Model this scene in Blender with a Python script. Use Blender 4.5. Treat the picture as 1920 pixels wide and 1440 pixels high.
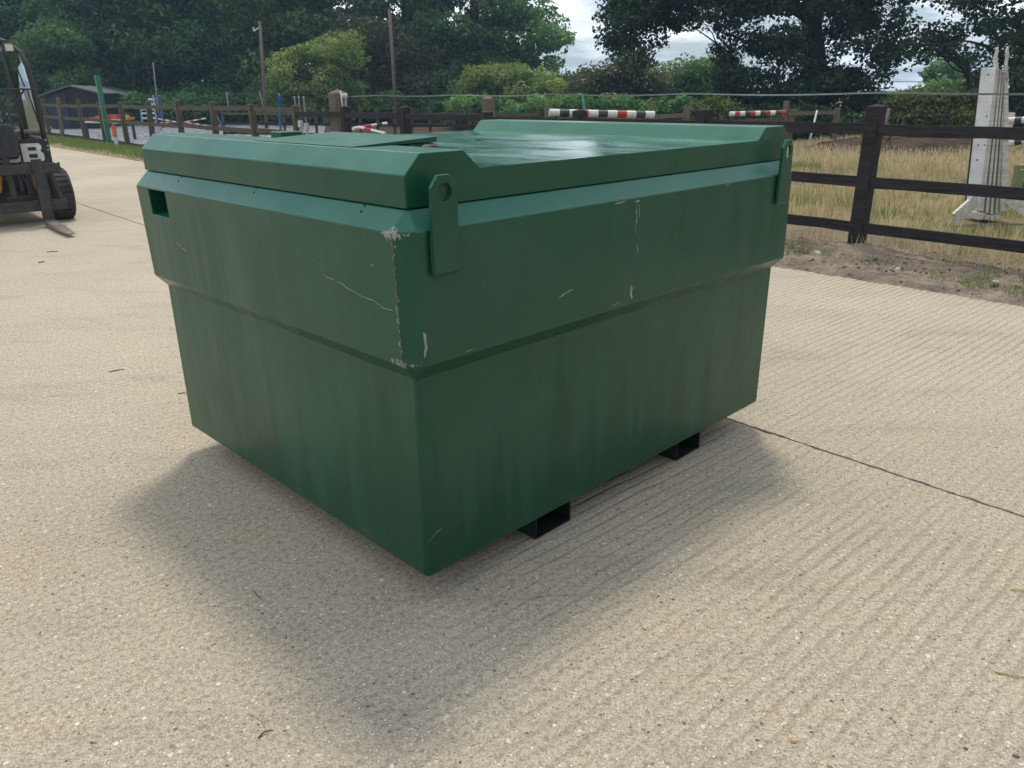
import bpy, math, random
import numpy as np
from mathutils import Matrix, Vector

for o in list(bpy.data.objects):
    bpy.data.objects.remove(o)
SC = bpy.context.scene
COL = SC.collection
rng = np.random.default_rng(11)
random.seed(11)

# ------------------------------------------------------------------ camera
F_PX, PITCH, ROLL, CAM_H = 1455.93, 20.587, -0.6147, 1.5
cam_d = bpy.data.cameras.new('camera')
cam = bpy.data.objects.new('camera', cam_d)
COL.objects.link(cam)
cam_d.sensor_fit = 'HORIZONTAL'
cam_d.sensor_width = 36.0
cam_d.lens = 36.0 * F_PX / 1920.0
cam_d.clip_start = 0.05
cam_d.clip_end = 3000
_p, _r = math.radians(PITCH), math.radians(ROLL)
_F = np.array([0, math.cos(_p), -math.sin(_p)])
_R0 = np.array([1.0, 0, 0]); _U0 = np.array([0, math.sin(_p), math.cos(_p)])
_R = math.cos(_r) * _R0 + math.sin(_r) * _U0
_U = -math.sin(_r) * _R0 + math.cos(_r) * _U0
cam.matrix_world = Matrix(((_R[0], _U[0], -_F[0], 0), (_R[1], _U[1], -_F[1], 0), (_R[2], _U[2], -_F[2], CAM_H), (0, 0, 0, 1)))
SC.camera = cam
SC.render.resolution_x, SC.render.resolution_y = 1024, 768

# ------------------------------------------------------------------ sky and sun
SUN_EL, SUN_AZ = math.radians(64.5), math.radians(5.0)      # azimuth from +y towards +x
w = bpy.data.worlds.new('World'); SC.world = w; w.use_nodes = True
nt = w.node_tree; nt.nodes.clear()
def wn(t, **k):
    n = nt.nodes.new(t)
    for a, b in k.items(): setattr(n, a, b)
    return n
out = wn('ShaderNodeOutputWorld'); bg = wn('ShaderNodeBackground')
sky = wn('ShaderNodeTexSky', sky_type='NISHITA', sun_disc=False)
sky.sun_elevation = SUN_EL; sky.sun_rotation = SUN_AZ
sky.air_density = 1.0; sky.dust_density = 1.5; sky.ozone_density = 1.0
tc = wn('ShaderNodeTexCoord'); sep = wn('ShaderNodeSeparateXYZ')
nt.links.new(tc.outputs['Generated'], sep.inputs[0])
mx = wn('ShaderNodeMath', operation='MAXIMUM'); mx.inputs[1].default_value = 0.0
nt.links.new(sep.outputs['Z'], mx.inputs[0])
ad = wn('ShaderNodeMath', operation='ADD'); ad.inputs[1].default_value = 0.16
nt.links.new(mx.outputs[0], ad.inputs[0])
cb = wn('ShaderNodeCombineXYZ')
for i, ax in enumerate('XY'):
    dv = wn('ShaderNodeMath', operation='DIVIDE')
    nt.links.new(sep.outputs[ax], dv.inputs[0]); nt.links.new(ad.outputs[0], dv.inputs[1])
    nt.links.new(dv.outputs[0], cb.inputs[i])
cb.inputs[2].default_value = 3.7
cn = wn('ShaderNodeTexNoise'); cn.inputs['Scale'].default_value = 1.1; cn.inputs['Detail'].default_value = 9; cn.inputs['Roughness'].default_value = 0.56
nt.links.new(cb.outputs[0], cn.inputs['Vector'])
cr = wn('ShaderNodeValToRGB'); cr.color_ramp.elements[0].position = 0.42; cr.color_ramp.elements[1].position = 0.54
nt.links.new(cn.outputs['Fac'], cr.inputs[0])
cn2 = wn('ShaderNodeTexNoise'); cn2.inputs['Scale'].default_value = 2.6; cn2.inputs['Detail'].default_value = 6
nt.links.new(cb.outputs[0], cn2.inputs['Vector'])
cc = wn('ShaderNodeValToRGB')
cc.color_ramp.elements[0].position = 0.36; cc.color_ramp.elements[0].color = (10.6, 11.4, 12.4, 1)
cc.color_ramp.elements[1].position = 0.62; cc.color_ramp.elements[1].color = (14.5, 14.6, 14.8, 1)
nt.links.new(cn2.outputs['Fac'], cc.inputs[0])
skm = wn('ShaderNodeMix', data_type='RGBA', blend_type='MIX')
skb = wn('ShaderNodeMix', data_type='RGBA', blend_type='MIX'); skb.inputs[0].default_value = 0.30
nt.links.new(sky.outputs[0], skb.inputs[6]); skb.inputs[7].default_value = (6.5, 8.0, 10.5, 1)
nt.links.new(cr.outputs[0], skm.inputs[0]); nt.links.new(skb.outputs[2], skm.inputs[6]); nt.links.new(cc.outputs[0], skm.inputs[7])
nt.links.new(skm.outputs[2], bg.inputs[0]); bg.inputs[1].default_value = 0.106
nt.links.new(bg.outputs[0], out.inputs[0])

sl = bpy.data.lights.new('sun', 'SUN'); so = bpy.data.objects.new('sun', sl); COL.objects.link(so)
sl.energy = 2.0; sl.angle = math.radians(9.0); sl.color = (1.0, 0.93, 0.78)
sd = Vector((math.sin(SUN_AZ) * math.cos(SUN_EL), math.cos(SUN_AZ) * math.cos(SUN_EL), math.sin(SUN_EL)))
so.rotation_euler = sd.to_track_quat('Z', 'Y').to_euler(); so.location = (0, 0, 30)

SC.render.engine = 'CYCLES'
vs = SC.view_settings
vs.view_transform = 'Standard'; vs.look = 'None'; vs.exposure = 0.0; vs.gamma = 1.0
vs.use_curve_mapping = False
SC.cycles.max_bounces = 8; SC.cycles.diffuse_bounces = 3; SC.cycles.glossy_bounces = 3
SC.cycles.transmission_bounces = 6; SC.cycles.transparent_max_bounces = 8

# ------------------------------------------------------------------ survey helpers
def ray(px, py):
    return _F + _R * (px - 960) / F_PX - _U * (py - 720) / F_PX
def at(px, py, y):
    d = ray(px, py); t = y / d[1]
    return np.array([t * d[0], y, CAM_H + t * d[2]])
def gnd(px, py, z=0.0):
    d = ray(px, py); t = (z - CAM_H) / d[2]
    return np.array([t * d[0], t * d[1], z])

# ------------------------------------------------------------------ materials
def mat(name):
    m = bpy.data.materials.new(name); m.use_nodes = True
    return m, m.node_tree, m.node_tree.nodes['Principled BSDF']
def N(t, typ, **k):
    n = t.nodes.new(typ)
    for a, b in k.items(): setattr(n, a, b)
    return n
def lnk(t, a, b): t.links.new(a, b)
def ramp(t, src, stops):
    r = N(t, 'ShaderNodeValToRGB'); els = r.color_ramp.elements
    while len(els) > 1: els.remove(els[-1])
    els[0].position = stops[0][0]; els[0].color = (*stops[0][1], 1) if len(stops[0][1]) == 3 else stops[0][1]
    for p, c in stops[1:]:
        e = els.new(p); e.color = (*c, 1)
    lnk(t, src, r.inputs[0]); return r.outputs[0]
def noise(t, vec, scale, detail=4, rough=0.5, dist=0.0):
    n = N(t, 'ShaderNodeTexNoise'); n.inputs['Scale'].default_value = scale; n.inputs['Detail'].default_value = detail
    n.inputs['Roughness'].default_value = rough; n.inputs['Distortion'].default_value = dist
    if vec is not None: lnk(t, vec, n.inputs['Vector'])
    return n.outputs['Fac']
def math_(t, op, a, b=None, clamp=False):
    n = N(t, 'ShaderNodeMath', operation=op, use_clamp=clamp)
    for i, v in enumerate((a, b)):
        if v is None: continue
        if isinstance(v, (int, float)): n.inputs[i].default_value = v
        else: lnk(t, v, n.inputs[i])
    return n.outputs[0]
def mixc(t, fac, a, b, blend='MIX'):
    n = N(t, 'ShaderNodeMix', data_type='RGBA', blend_type=blend)
    for i, v in ((0, fac), (6, a), (7, b)):
        if isinstance(v, (int, float)): n.inputs[i].default_value = v
        elif isinstance(v, tuple): n.inputs[i].default_value = (*v, 1)
        else: lnk(t, v, n.inputs[i])
    return n.outputs[2]
def mapping(t, vec, scale=(1, 1, 1), rot=(0, 0, 0), loc=(0, 0, 0)):
    m = N(t, 'ShaderNodeMapping'); m.inputs['Scale'].default_value = scale; m.inputs['Rotation'].default_value = rot; m.inputs['Location'].default_value = loc
    lnk(t, vec, m.inputs[0]); return m.outputs[0]
def objc(t): return N(t, 'ShaderNodeTexCoord').outputs['Object']
def bump(t, b, h, strength, dist, prev=None):
    n = N(t, 'ShaderNodeBump'); n.inputs['Strength'].default_value = strength; n.inputs['Distance'].default_value = dist
    lnk(t, h, n.inputs['Height'])
    if prev is not None: lnk(t, prev, n.inputs['Normal'])
    lnk(t, n.outputs[0], b.inputs['Normal']); return n.outputs[0]

def simple(name, col, rough=0.6, metal=0.0, var=0.25, scale=12, bmp=0.0, col2=None, spec=0.5):
    m, t, b = mat(name)
    c = objc(t)
    c2 = col2 or tuple(x * (1 - var) for x in col)
    f = noise(t, c, scale, 6, 0.6)
    f2 = ramp(t, f, [(0.35, (0, 0, 0)), (0.65, (1, 1, 1))])
    lnk(t, mixc(t, f2, c2, col), b.inputs['Base Color'])
    b.inputs['Roughness'].default_value = rough; b.inputs['Metallic'].default_value = metal
    b.inputs['Specular IOR Level'].default_value = spec
    if bmp: bump(t, b, noise(t, c, scale * 4, 5), 0.5, bmp)
    return m

# concrete: tan, aggregate flecks, tamped ridges
def concrete_mat():
    m, t, b = mat('brushed_concrete')
    c = objc(t)
    big = ramp(t, noise(t, c, 0.55, 5, 0.55), [(0.3, (0, 0, 0)), (0.7, (1, 1, 1))])
    col = mixc(t, big, (0.440, 0.380, 0.292), (0.525, 0.46, 0.355))
    # warm rusty and grey scuffs
    sc = ramp(t, noise(t, mapping(t, c, (1.2, 3.5, 1), (0, 0, math.radians(-41))), 1.0, 6, 0.62), [(0.52, (0, 0, 0)), (0.72, (1, 1, 1))])
    col = mixc(t, math_(t, 'MULTIPLY', sc, 0.6), col, (0.34, 0.30, 0.25))
    sc2 = ramp(t, noise(t, mapping(t, c, (1, 2.2, 1), (0, 0, math.radians(-41)), (7, 3, 0)), 1.3, 5, 0.6), [(0.52, (0, 0, 0)), (0.75, (1, 1, 1))])
    col = mixc(t, math_(t, 'MULTIPLY', sc2, 0.32), col, (0.58, 0.43, 0.27))
    # sandy grain at three sizes
    g1 = noise(t, c, 170, 3, 0.7)
    g1r = ramp(t, g1, [(0.33, (0.34, 0.33, 0.31)), (0.47, (0.95, 0.94, 0.92)), (0.53, (1.05, 1.05, 1.03)), (0.68, (1.36, 1.34, 1.28))])
    col = mixc(t, 0.85, col, g1r, 'MULTIPLY')
    g2 = ramp(t, noise(t, c, 60, 2, 0.6), [(0.32, (0.6, 0.59, 0.57)), (0.5, (1, 1, 1)), (0.7, (1.16, 1.15, 1.12))])
    col = mixc(t, 0.8, col, g2, 'MULTIPLY')
    # embedded pebbles
    def pebbles(col, scale, rmax, loc, stops, amt):
        v = N(t, 'ShaderNodeTexVoronoi'); v.inputs['Scale'].default_value = scale
        lnk(t, mapping(t, c, (1, 1, 0.02), (0, 0, 0.6), loc), v.inputs['Vector'])
        s = N(t, 'ShaderNodeSeparateColor'); lnk(t, v.outputs['Color'], s.inputs[0])
        pc = ramp(t, s.outputs['Red'], stops); pc.node.color_ramp.interpolation = 'CONSTANT'
        rad = math_(t, 'MULTIPLY', s.outputs['Green'], rmax)
        inside = math_(t, 'LESS_THAN', v.outputs['Distance'], rad)
        show = math_(t, 'LESS_THAN', s.outputs['Blue'], amt)
        f = math_(t, 'MULTIPLY', inside, show)
        return mixc(t, f, col, pc), f
    st = [(0, (0.66, 0.62, 0.53)), (0.30, (0.24, 0.22, 0.2)), (0.5, (0.52, 0.42, 0.28)), (0.66, (0.75, 0.72, 0.64)), (0.8, (0.38, 0.34, 0.30)), (0.955, (0.50, 0.27, 0.15)), (0.975, (0.16, 0.17, 0.2))]
    col, f1 = pebbles(col, 55, 0.36, (0, 0, 0), st, .09)
    col, f2 = pebbles(col, 130, 0.46, (3, 1, 0), st, .38)
    # dark pits
    v = N(t, 'ShaderNodeTexVoronoi'); v.inputs['Scale'].default_value = 26; lnk(t, c, v.inputs['Vector'])
    s = N(t, 'ShaderNodeSeparateColor'); lnk(t, v.outputs['Color'], s.inputs[0])
    pit = math_(t, 'MULTIPLY', math_(t, 'LESS_THAN', v.outputs['Distance'], math_(t, 'MULTIPLY', s.outputs['Green'], 0.16)), math_(t, 'LESS_THAN', s.outputs['Blue'], 0.35))
    col = mixc(t, math_(t, 'MULTIPLY', pit, 0.8), col, (0.09, 0.08, 0.07))
    # tamped ridges running across the bay, worn in places
    rc = mapping(t, c, (1, 1, 1), (0, 0, math.radians(-41.3)))
    sp = N(t, 'ShaderNodeSeparateXYZ'); lnk(t, rc, sp.inputs[0])
    wob = noise(t, mapping(t, rc, (1.2, 3.0, 1)), 1.6, 4, 0.6)
    ph = math_(t, 'ADD', math_(t, 'MULTIPLY', sp.outputs['Y'], 2 * math.pi / 0.052), math_(t, 'MULTIPLY', wob, 6.0))
    sn = math_(t, 'SINE', ph)
    gr = ramp(t, math_(t, 'MULTIPLY_ADD', sn, 0.5), [(0.0, (0, 0, 0)), (1.0, (1, 1, 1))])
    gr.node.inputs[0].links[0].from_node.inputs[2].default_value = 0.5
    groove = ramp(t, gr, [(0.0, (1, 1, 1)), (0.16, (0.45, 0.45, 0.45)), (0.42, (0, 0, 0))])
    wear = ramp(t, noise(t, c, 0.5, 5, 0.6), [(0.34, (0.15, 0.15, 0.15)), (0.60, (1, 1, 1))])
    # ridges are best kept towards the paddock (positive x)
    sx = N(t, 'ShaderNodeSeparateXYZ'); lnk(t, c, sx.inputs[0])
    side = N(t, 'ShaderNodeMapRange'); lnk(t, sx.outputs['X'], side.inputs[0])
    side.inputs[1].default_value = -1.6; side.inputs[2].default_value = 1.6; side.inputs[3].default_value = 0.5; side.inputs[4].default_value = 1.0
    brk = ramp(t, noise(t, mapping(t, rc, (2.0, 14, 1)), 1.5, 5, 0.7), [(0.3, (0.2, 0.2, 0.2)), (0.6, (1, 1, 1))])
    gw = math_(t, 'MULTIPLY', math_(t, 'MULTIPLY', groove, wear), math_(t, 'MULTIPLY', side.outputs[0], brk))
    col = mixc(t, math_(t, 'MULTIPLY', gw, 0.52), col, (0.25, 0.21, 0.16))
    lnk(t, col, b.inputs['Base Color'])
    b.inputs['Roughness'].default_value = 0.88; b.inputs['Specular IOR Level'].default_value = 0.3
    n1 = bump(t, b, math_(t, 'MULTIPLY', gw, -1.0), 1.0, 0.006)
    n2 = bump(t, b, g1, 0.8, 0.0035, n1)
    n3 = bump(t, b, noise(t, c, 35, 4, 0.6), 0.6, 0.006, n2)
    bump(t, b, math_(t, 'SUBTRACT', f1, pit), 0.6, 0.003, n3)
    return m
M_CON = concrete_mat()

def paint_mat():
    m, t, b = mat('green_tank_paint')
    c = objc(t)
    s = N(t, 'ShaderNodeSeparateXYZ'); lnk(t, c, s.inputs[0])
    col = mixc(t, ramp(t, noise(t, c, 2.2, 5, 0.6), [(0.3, (0, 0, 0)), (0.7, (1, 1, 1))]), (0.0028, 0.064, 0.032), (0.0048, 0.083, 0.043))
    # dust film with vertical rain streaks, thinner where water ran
    st = noise(t, mapping(t, c, (9, 9, 0.35)), 1.0, 6, 0.62)
    st2 = noise(t, mapping(t, c, (26, 26, 0.9)), 1.0, 4, 0.6)
    film = ramp(t, math_(t, 'ADD', math_(t, 'MULTIPLY', st, 0.7), math_(t, 'MULTIPLY', st2, 0.3)), [(0.42, (0, 0, 0)), (0.54, (1, 1, 1))])
    wh = N(t, 'ShaderNodeMapRange'); lnk(t, s.outputs['Z'], wh.inputs[0])
    wh.inputs[1].default_value = 0.15; wh.inputs[2].default_value = 0.75; wh.inputs[3].default_value = 0.25; wh.inputs[4].default_value = 0.8
    hi = N(t, 'ShaderNodeMapRange'); lnk(t, s.outputs['Z'], hi.inputs[0])
    hi.inputs[1].default_value = 1.0; hi.inputs[2].default_value = 1.2; hi.inputs[3].default_value = 1.0; hi.inputs[4].default_value = 0.35
    ff = math_(t, 'MULTIPLY', math_(t, 'MULTIPLY', film, wh.outputs[0]), hi.outputs[0])
    col = mixc(t, math_(t, 'MULTIPLY', ff, 0.45), col, (0.034, 0.080, 0.045))
    # darker, cleaner tongues where run-off has washed the lower walls
    rn = noise(t, mapping(t, c, (7.5, 7.5, 0.22), (0, 0, 0), (1.3, 2.1, 0)), 1.0, 4, 0.55)
    lowz = N(t, 'ShaderNodeMapRange'); lnk(t, s.outputs['Z'], lowz.inputs[0])
    lowz.inputs[1].default_value = 0.12; lowz.inputs[2].default_value = 0.70; lowz.inputs[3].default_value = 0.16; lowz.inputs[4].default_value = -0.06
    fine_ = math_(t, 'MULTIPLY', math_(t, 'SUBTRACT', noise(t, mapping(t, c, (60, 60, 1.2)), 1.0, 3, .6), .5), .16)
    run = ramp(t, math_(t, 'ADD', math_(t, 'ADD', rn, lowz.outputs[0]), fine_), [(0.52, (0, 0, 0)), (0.60, (1, 1, 1))])
    run = math_(t, 'MULTIPLY', run, math_(t, 'LESS_THAN', s.outputs['Z'], .76))
    col = mixc(t, math_(t, 'MULTIPLY', run, 0.70), col, (0.0016, 0.048, 0.022))
    bl = ramp(t, noise(t, c, 5, 6, 0.7), [(0.5, (0, 0, 0)), (0.8, (1, 1, 1))])
    col = mixc(t, math_(t, 'MULTIPLY', bl, 0.18), col, (0.12, 0.14, 0.11))
    # chipped primer along the near chamfered corner of the upper body
    du = math_(t, 'ABSOLUTE', math_(t, 'ADD', s.outputs['X'], 0.0475))
    dv = math_(t, 'ABSOLUTE', math_(t, 'ADD', s.outputs['Y'], -0.002))
    edge = math_(t, 'ADD', du, dv)
    zt = math_(t, 'ABSOLUTE', math_(t, 'ADD', s.outputs['Z'], -1.165))
    zb = math_(t, 'ABSOLUTE', math_(t, 'ADD', s.outputs['Z'], -0.812))
    band = math_(t, 'MINIMUM', zt, zb)
    near = math_(t, 'SUBTRACT', 1.0, math_(t, 'MULTIPLY', edge, 6.5), True)
    bandn = math_(t, 'SUBTRACT', 1.0, math_(t, 'MULTIPLY', band, 26.0), True)
    nn = noise(t, mapping(t, c, (1, 1, .7), (0.5, .4, 0)), 62, 8, 0.78)
    wear1 = math_(t, 'GREATER_THAN', math_(t, 'ADD', nn, math_(t, 'MULTIPLY', math_(t, 'MULTIPLY', near, bandn), 0.40)), 0.80)
    near2 = math_(t, 'SUBTRACT', 1.0, math_(t, 'MULTIPLY', edge, 70), True)
    inz = math_(t, 'MULTIPLY', math_(t, 'GREATER_THAN', s.outputs['Z'], 0.80), math_(t, 'LESS_THAN', s.outputs['Z'], 1.19))
    wear2 = math_(t, 'GREATER_THAN', math_(t, 'ADD', noise(t, c, 90, 4, 0.7), math_(t, 'MULTIPLY', math_(t, 'MULTIPLY', near2, inz), 0.30)), 0.76)
    # chalky green on up-facing folds, made paler to paint in sky light
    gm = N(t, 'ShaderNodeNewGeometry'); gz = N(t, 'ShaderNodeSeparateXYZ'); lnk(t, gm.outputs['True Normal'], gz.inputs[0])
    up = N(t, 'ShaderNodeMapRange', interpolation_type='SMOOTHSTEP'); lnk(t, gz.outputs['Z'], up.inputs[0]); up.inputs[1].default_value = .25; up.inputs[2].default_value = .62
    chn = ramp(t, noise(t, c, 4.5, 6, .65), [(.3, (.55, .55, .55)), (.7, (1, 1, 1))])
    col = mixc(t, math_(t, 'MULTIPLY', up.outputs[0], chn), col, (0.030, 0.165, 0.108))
    wearf = math_(t, 'MAXIMUM', wear1, wear2)
    wearf = math_(t, 'MULTIPLY', wearf, inz)
    # a few sparse specks everywhere
    spk = math_(t, 'GREATER_THAN', noise(t, mapping(t, c, (1, 1, 1.4), loc=(4, 2, 1)), 22, 5, 0.75), 0.79)
    wearf = math_(t, 'MAXIMUM', wearf, math_(t, 'MULTIPLY', spk, 0.7))
    col = mixc(t, wearf, col, mixc(t, noise(t, c, 60, 3), (0.16, 0.15, 0.12), (0.44, 0.45, 0.42)))
    lnk(t, col, b.inputs['Base Color'])
    rr = math_(t, 'ADD', math_(t, 'MULTIPLY', ff, 0.2), 0.30)
    rr = math_(t, 'ADD', rr, math_(t, 'MULTIPLY', wearf, 0.4))
    lnk(t, rr, b.inputs['Roughness'])
    b.inputs['Specular IOR Level'].default_value = 0.32
    b.inputs['Coat Weight'].default_value = 0.16; b.inputs['Coat Roughness'].default_value = 0.13
    n1 = bump(t, b, noise(t, c, 2.6, 3, 0.5), 0.5, 0.016)
    bump(t, b, noise(t, c, 380, 2, 0.5), 0.10, 0.0006, n1)
    return m
M_PAINT = paint_mat()

def wood_mat(name, c1, c2, rough=0.85, moss=None):
    m, t, b = mat(name)
    c = objc(t)
    g = noise(t, mapping(t, c, (3, 30, 30)), 1.2, 6, 0.65)
    g2 = noise(t, c, 5, 4, 0.6)
    col = mixc(t, ramp(t, g, [(0.35, (0, 0, 0)), (0.65, (1, 1, 1))]), c1, c2)
    col = mixc(t, 0.5, col, ramp(t, g2, [(0.3, (0.65, 0.65, 0.65)), (0.7, (1.25, 1.25, 1.25))]), 'MULTIPLY')
    if moss: col = mixc(t, math_(t, 'MULTIPLY', ramp(t, noise(t, c, 3.1, 5), [(0.5, (0, 0, 0)), (0.65, (1, 1, 1))]), 0.6), col, moss)
    lnk(t, col, b.inputs['Base Color']); b.inputs['Roughness'].default_value = rough
    b.inputs['Specular IOR Level'].default_value = 0.3
    bump(t, b, g, 0.6, 0.004)
    return m
M_DARKWOOD = wood_mat('dark_stained_timber', (0.016, 0.014, 0.016), (0.040, 0.034, 0.036))
M_BROWNWOOD = wood_mat('weathered_timber', (0.060, 0.052, 0.036), (0.115, 0.095, 0.062), moss=(0.10, 0.11, 0.045))
M_OLDWOOD = wood_mat('grey_brown_timber', (0.10, 0.085, 0.065), (0.18, 0.145, 0.10), moss=(0.15, 0.15, 0.06))
M_WHITEWOOD = wood_mat('flaking_white_timber', (0.42, 0.39, 0.34), (0.74, 0.71, 0.65), rough=0.7)
M_WHITEBOARD = wood_mat('white_painted_board', (0.78, 0.78, 0.78), (0.88, 0.88, 0.88), rough=0.6)
M_DARKGAP = simple('black_timber_gap', (0.02, 0.02, 0.02))
M_BARK = wood_mat('bark', (0.012, 0.011, 0.009), (0.035, 0.03, 0.024))
M_POLE = wood_mat('utility_pole_timber', (0.10, 0.08, 0.065), (0.19, 0.155, 0.125))
M_SHED = simple('black_shed_cladding', (0.012, 0.014, 0.018), 0.7)
M_ROOF = simple('grey_felt_roof', (0.10, 0.11, 0.12), 0.7)
M_BLACK = simple('satin_black_steel', (0.016, 0.018, 0.022), 0.42, 0.0, 0.4, 18, 0.001, col2=(0.035, 0.035, 0.036))
M_DKSTEEL = simple('worn_dark_steel', (0.030, 0.033, 0.040), 0.5, 0.3, 0.4, 14, 0.001, col2=(0.07, 0.065, 0.06))
M_STEEL = simple('bare_scraped_steel', (0.36, 0.33, 0.30), 0.45, 0.6, 0.5, 20, 0.0, col2=(0.16, 0.12, 0.09))
M_YEL = simple('machine_yellow', (0.42, 0.20, 0.015), 0.5, 0, 0.4, 10, col2=(0.12, 0.06, 0.02))
M_RUBBER = simple('tyre_rubber', (0.022, 0.022, 0.022), 0.8, 0, 0.3, 9, 0.002, col2=(0.06, 0.055, 0.05))
M_WHITE = simple('white_paint', (0.72, 0.71, 0.68), 0.55, 0, 0.2, 15)
M_RED = simple('red_paint', (0.45, 0.035, 0.03), 0.5)
M_BLK = simple('black_paint', (0.035, 0.04, 0.042), 0.5)
M_BLUE = simple('blue_paint', (0.03, 0.16, 0.42), 0.5)
M_LBLUE = simple('pale_blue_paint', (0.28, 0.42, 0.62), 0.5)
M_ORANGE = simple('orange_paint', (0.60, 0.13, 0.05), 0.5)
M_YELLOW = simple('yellow_paint', (0.60, 0.40, 0.10), 0.5)
M_PINK = simple('faded_pink_paint', (0.40, 0.13, 0.15), 0.5)
M_GREENP = simple('green_painted_steel', (0.015, 0.17, 0.075), 0.45, 0, 0.3, 5)
M_OLIVE = simple('olive_painted_board', (0.24, 0.29, 0.14), 0.7, 0, 0.4, 9)
M_TAPE = simple('faded_green_tape', (0.17, 0.22, 0.19), 0.7)
M_TURQ = simple('turquoise_insulator', (0.10, 0.36, 0.32), 0.4)
M_PALEGREY = simple('pale_grey_plastic', (0.5, 0.5, 0.48), 0.5)
M_STRAW = simple('straw', (0.50, 0.36, 0.14), 0.7)
M_TWIG = simple('dark_twig', (0.06, 0.045, 0.03), 0.8)
M_CHIP = simple('bare_primer', (0.44, 0.46, 0.41), 0.6, 0, 0.3, 60, col2=(.16, .20, .16))
M_CHIPB = simple('rust_chip', (0.34, 0.23, 0.13), 0.7, 0, 0.4, 60)
M_RUN = simple('dark_paint_run', (0.006, 0.018, 0.014), 0.45)
M_JOINT = simple('dark_joint_filler', (0.05, 0.045, 0.038), 0.9)
M_HOLE = simple('dark_hole', (0.004, 0.004, 0.004), 0.9)
M_LAMP = simple('frosted_lamp_lens', (0.62, 0.58, 0.48), 0.3)
M_SEAT = simple('grey_seat_vinyl', (0.16, 0.155, 0.15), 0.6)

def glass_mat():
    m, t, b = mat('cab_glass')
    b.inputs['Base Color'].default_value = (0.75, 0.83, 0.85, 1); b.inputs['Roughness'].default_value = 0.03
    tr = N(t, 'ShaderNodeBsdfTransparent'); tr.inputs[0].default_value = (0.72, 0.78, 0.80, 1)
    gl = N(t, 'ShaderNodeBsdfGlossy'); gl.inputs['Roughness'].default_value = 0.06
    fr = N(t, 'ShaderNodeFresnel'); fr.inputs[0].default_value = 1.5
    mxs = N(t, 'ShaderNodeMixShader')
    lnk(t, math_(t, 'ADD', fr.outputs[0], 0.22), mxs.inputs[0]); lnk(t, tr.outputs[0], mxs.inputs[1]); lnk(t, gl.outputs[0], mxs.inputs[2])
    lnk(t, mxs.outputs[0], t.nodes['Material Output'].inputs[0])
    return m
M_GLASS = glass_mat()

def leaf_mat(name, dark, light, trans=0.35, tcol=(1.1, 1.4, 0.55)):
    m, t, b = mat(name)
    a = N(t, 'ShaderNodeAttribute', attribute_name='tint')
    col = mixc(t, a.outputs['Fac'], dark, light)
    b.inputs['Roughness'].default_value = 0.5; b.inputs['Specular IOR Level'].default_value = 0.35
    lnk(t, col, b.inputs['Base Color'])
    tr = N(t, 'ShaderNodeBsdfTranslucent')
    lnk(t, mixc(t, 1.0, col, tcol, 'MULTIPLY'), tr.inputs[0])
    mxs = N(t, 'ShaderNodeMixShader'); mxs.inputs[0].default_value = trans
    lnk(t, b.outputs[0], mxs.inputs[1]); lnk(t, tr.outputs[0], mxs.inputs[2])
    lnk(t, mxs.outputs[0], t.nodes['Material Output'].inputs[0])
    return m
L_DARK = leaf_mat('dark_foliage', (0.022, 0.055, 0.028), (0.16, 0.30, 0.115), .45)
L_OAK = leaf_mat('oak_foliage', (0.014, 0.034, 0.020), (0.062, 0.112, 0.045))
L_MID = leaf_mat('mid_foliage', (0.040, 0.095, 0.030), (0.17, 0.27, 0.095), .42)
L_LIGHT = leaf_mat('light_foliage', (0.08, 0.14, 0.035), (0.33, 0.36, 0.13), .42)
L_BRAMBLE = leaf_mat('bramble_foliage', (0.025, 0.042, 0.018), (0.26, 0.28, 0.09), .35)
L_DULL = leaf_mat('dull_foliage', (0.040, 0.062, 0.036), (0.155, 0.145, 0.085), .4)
G_DRY = leaf_mat('dry_grass', (0.36, 0.29, 0.16), (0.80, 0.68, 0.46), 0.35, (1.05, 1.0, .8))
G_GREEN = leaf_mat('green_grass', (0.09, 0.14, 0.04), (0.27, 0.31, 0.11), 0.35)
G_OLIVE = leaf_mat('olive_grass', (0.17, 0.17, 0.07), (0.46, 0.43, 0.20), .35, (1.1, 1.2, .7))
G_DEAD = leaf_mat('dead_litter', (0.11, 0.082, 0.062), (0.46, 0.37, 0.27), 0.1, (1, 1, 1))

def ground_mat(name, cols, scale, bmp):
    m, t, b = mat(name)
    c = objc(t)
    f = noise(t, c, scale, 7, 0.65)
    col = ramp(t, f, [(0.3, cols[0]), (0.5, cols[1]), (0.68, cols[2])])
    col = mixc(t, 0.6, col, ramp(t, noise(t, c, scale * 14, 4, 0.7), [(0.3, (0.5, 0.5, 0.5)), (0.7, (1.4, 1.4, 1.4))]), 'MULTIPLY')
    lnk(t, col, b.inputs['Base Color']); b.inputs['Roughness'].default_value = 0.95; b.inputs['Specular IOR Level'].default_value = 0.1
    bump(t, b, noise(t, c, scale * 12, 5, 0.7), 0.8, bmp)
    return m
M_FIELD = ground_mat('dry_pasture', [(0.12, 0.105, 0.055), (0.21, 0.165, 0.095), (0.30, 0.235, 0.14)], 0.7, 0.03)
M_SOIL = ground_mat('dry_soil', [(0.13, 0.10, 0.078), (0.24, 0.195, 0.15), (0.38, 0.31, 0.23)], 2.2, 0.02)
M_BRUSH = ground_mat('brown_brush_floor', [(0.035, 0.024, 0.018), (0.075, 0.05, 0.035), (0.12, 0.085, 0.055)], 1.2, 0.05)
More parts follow.
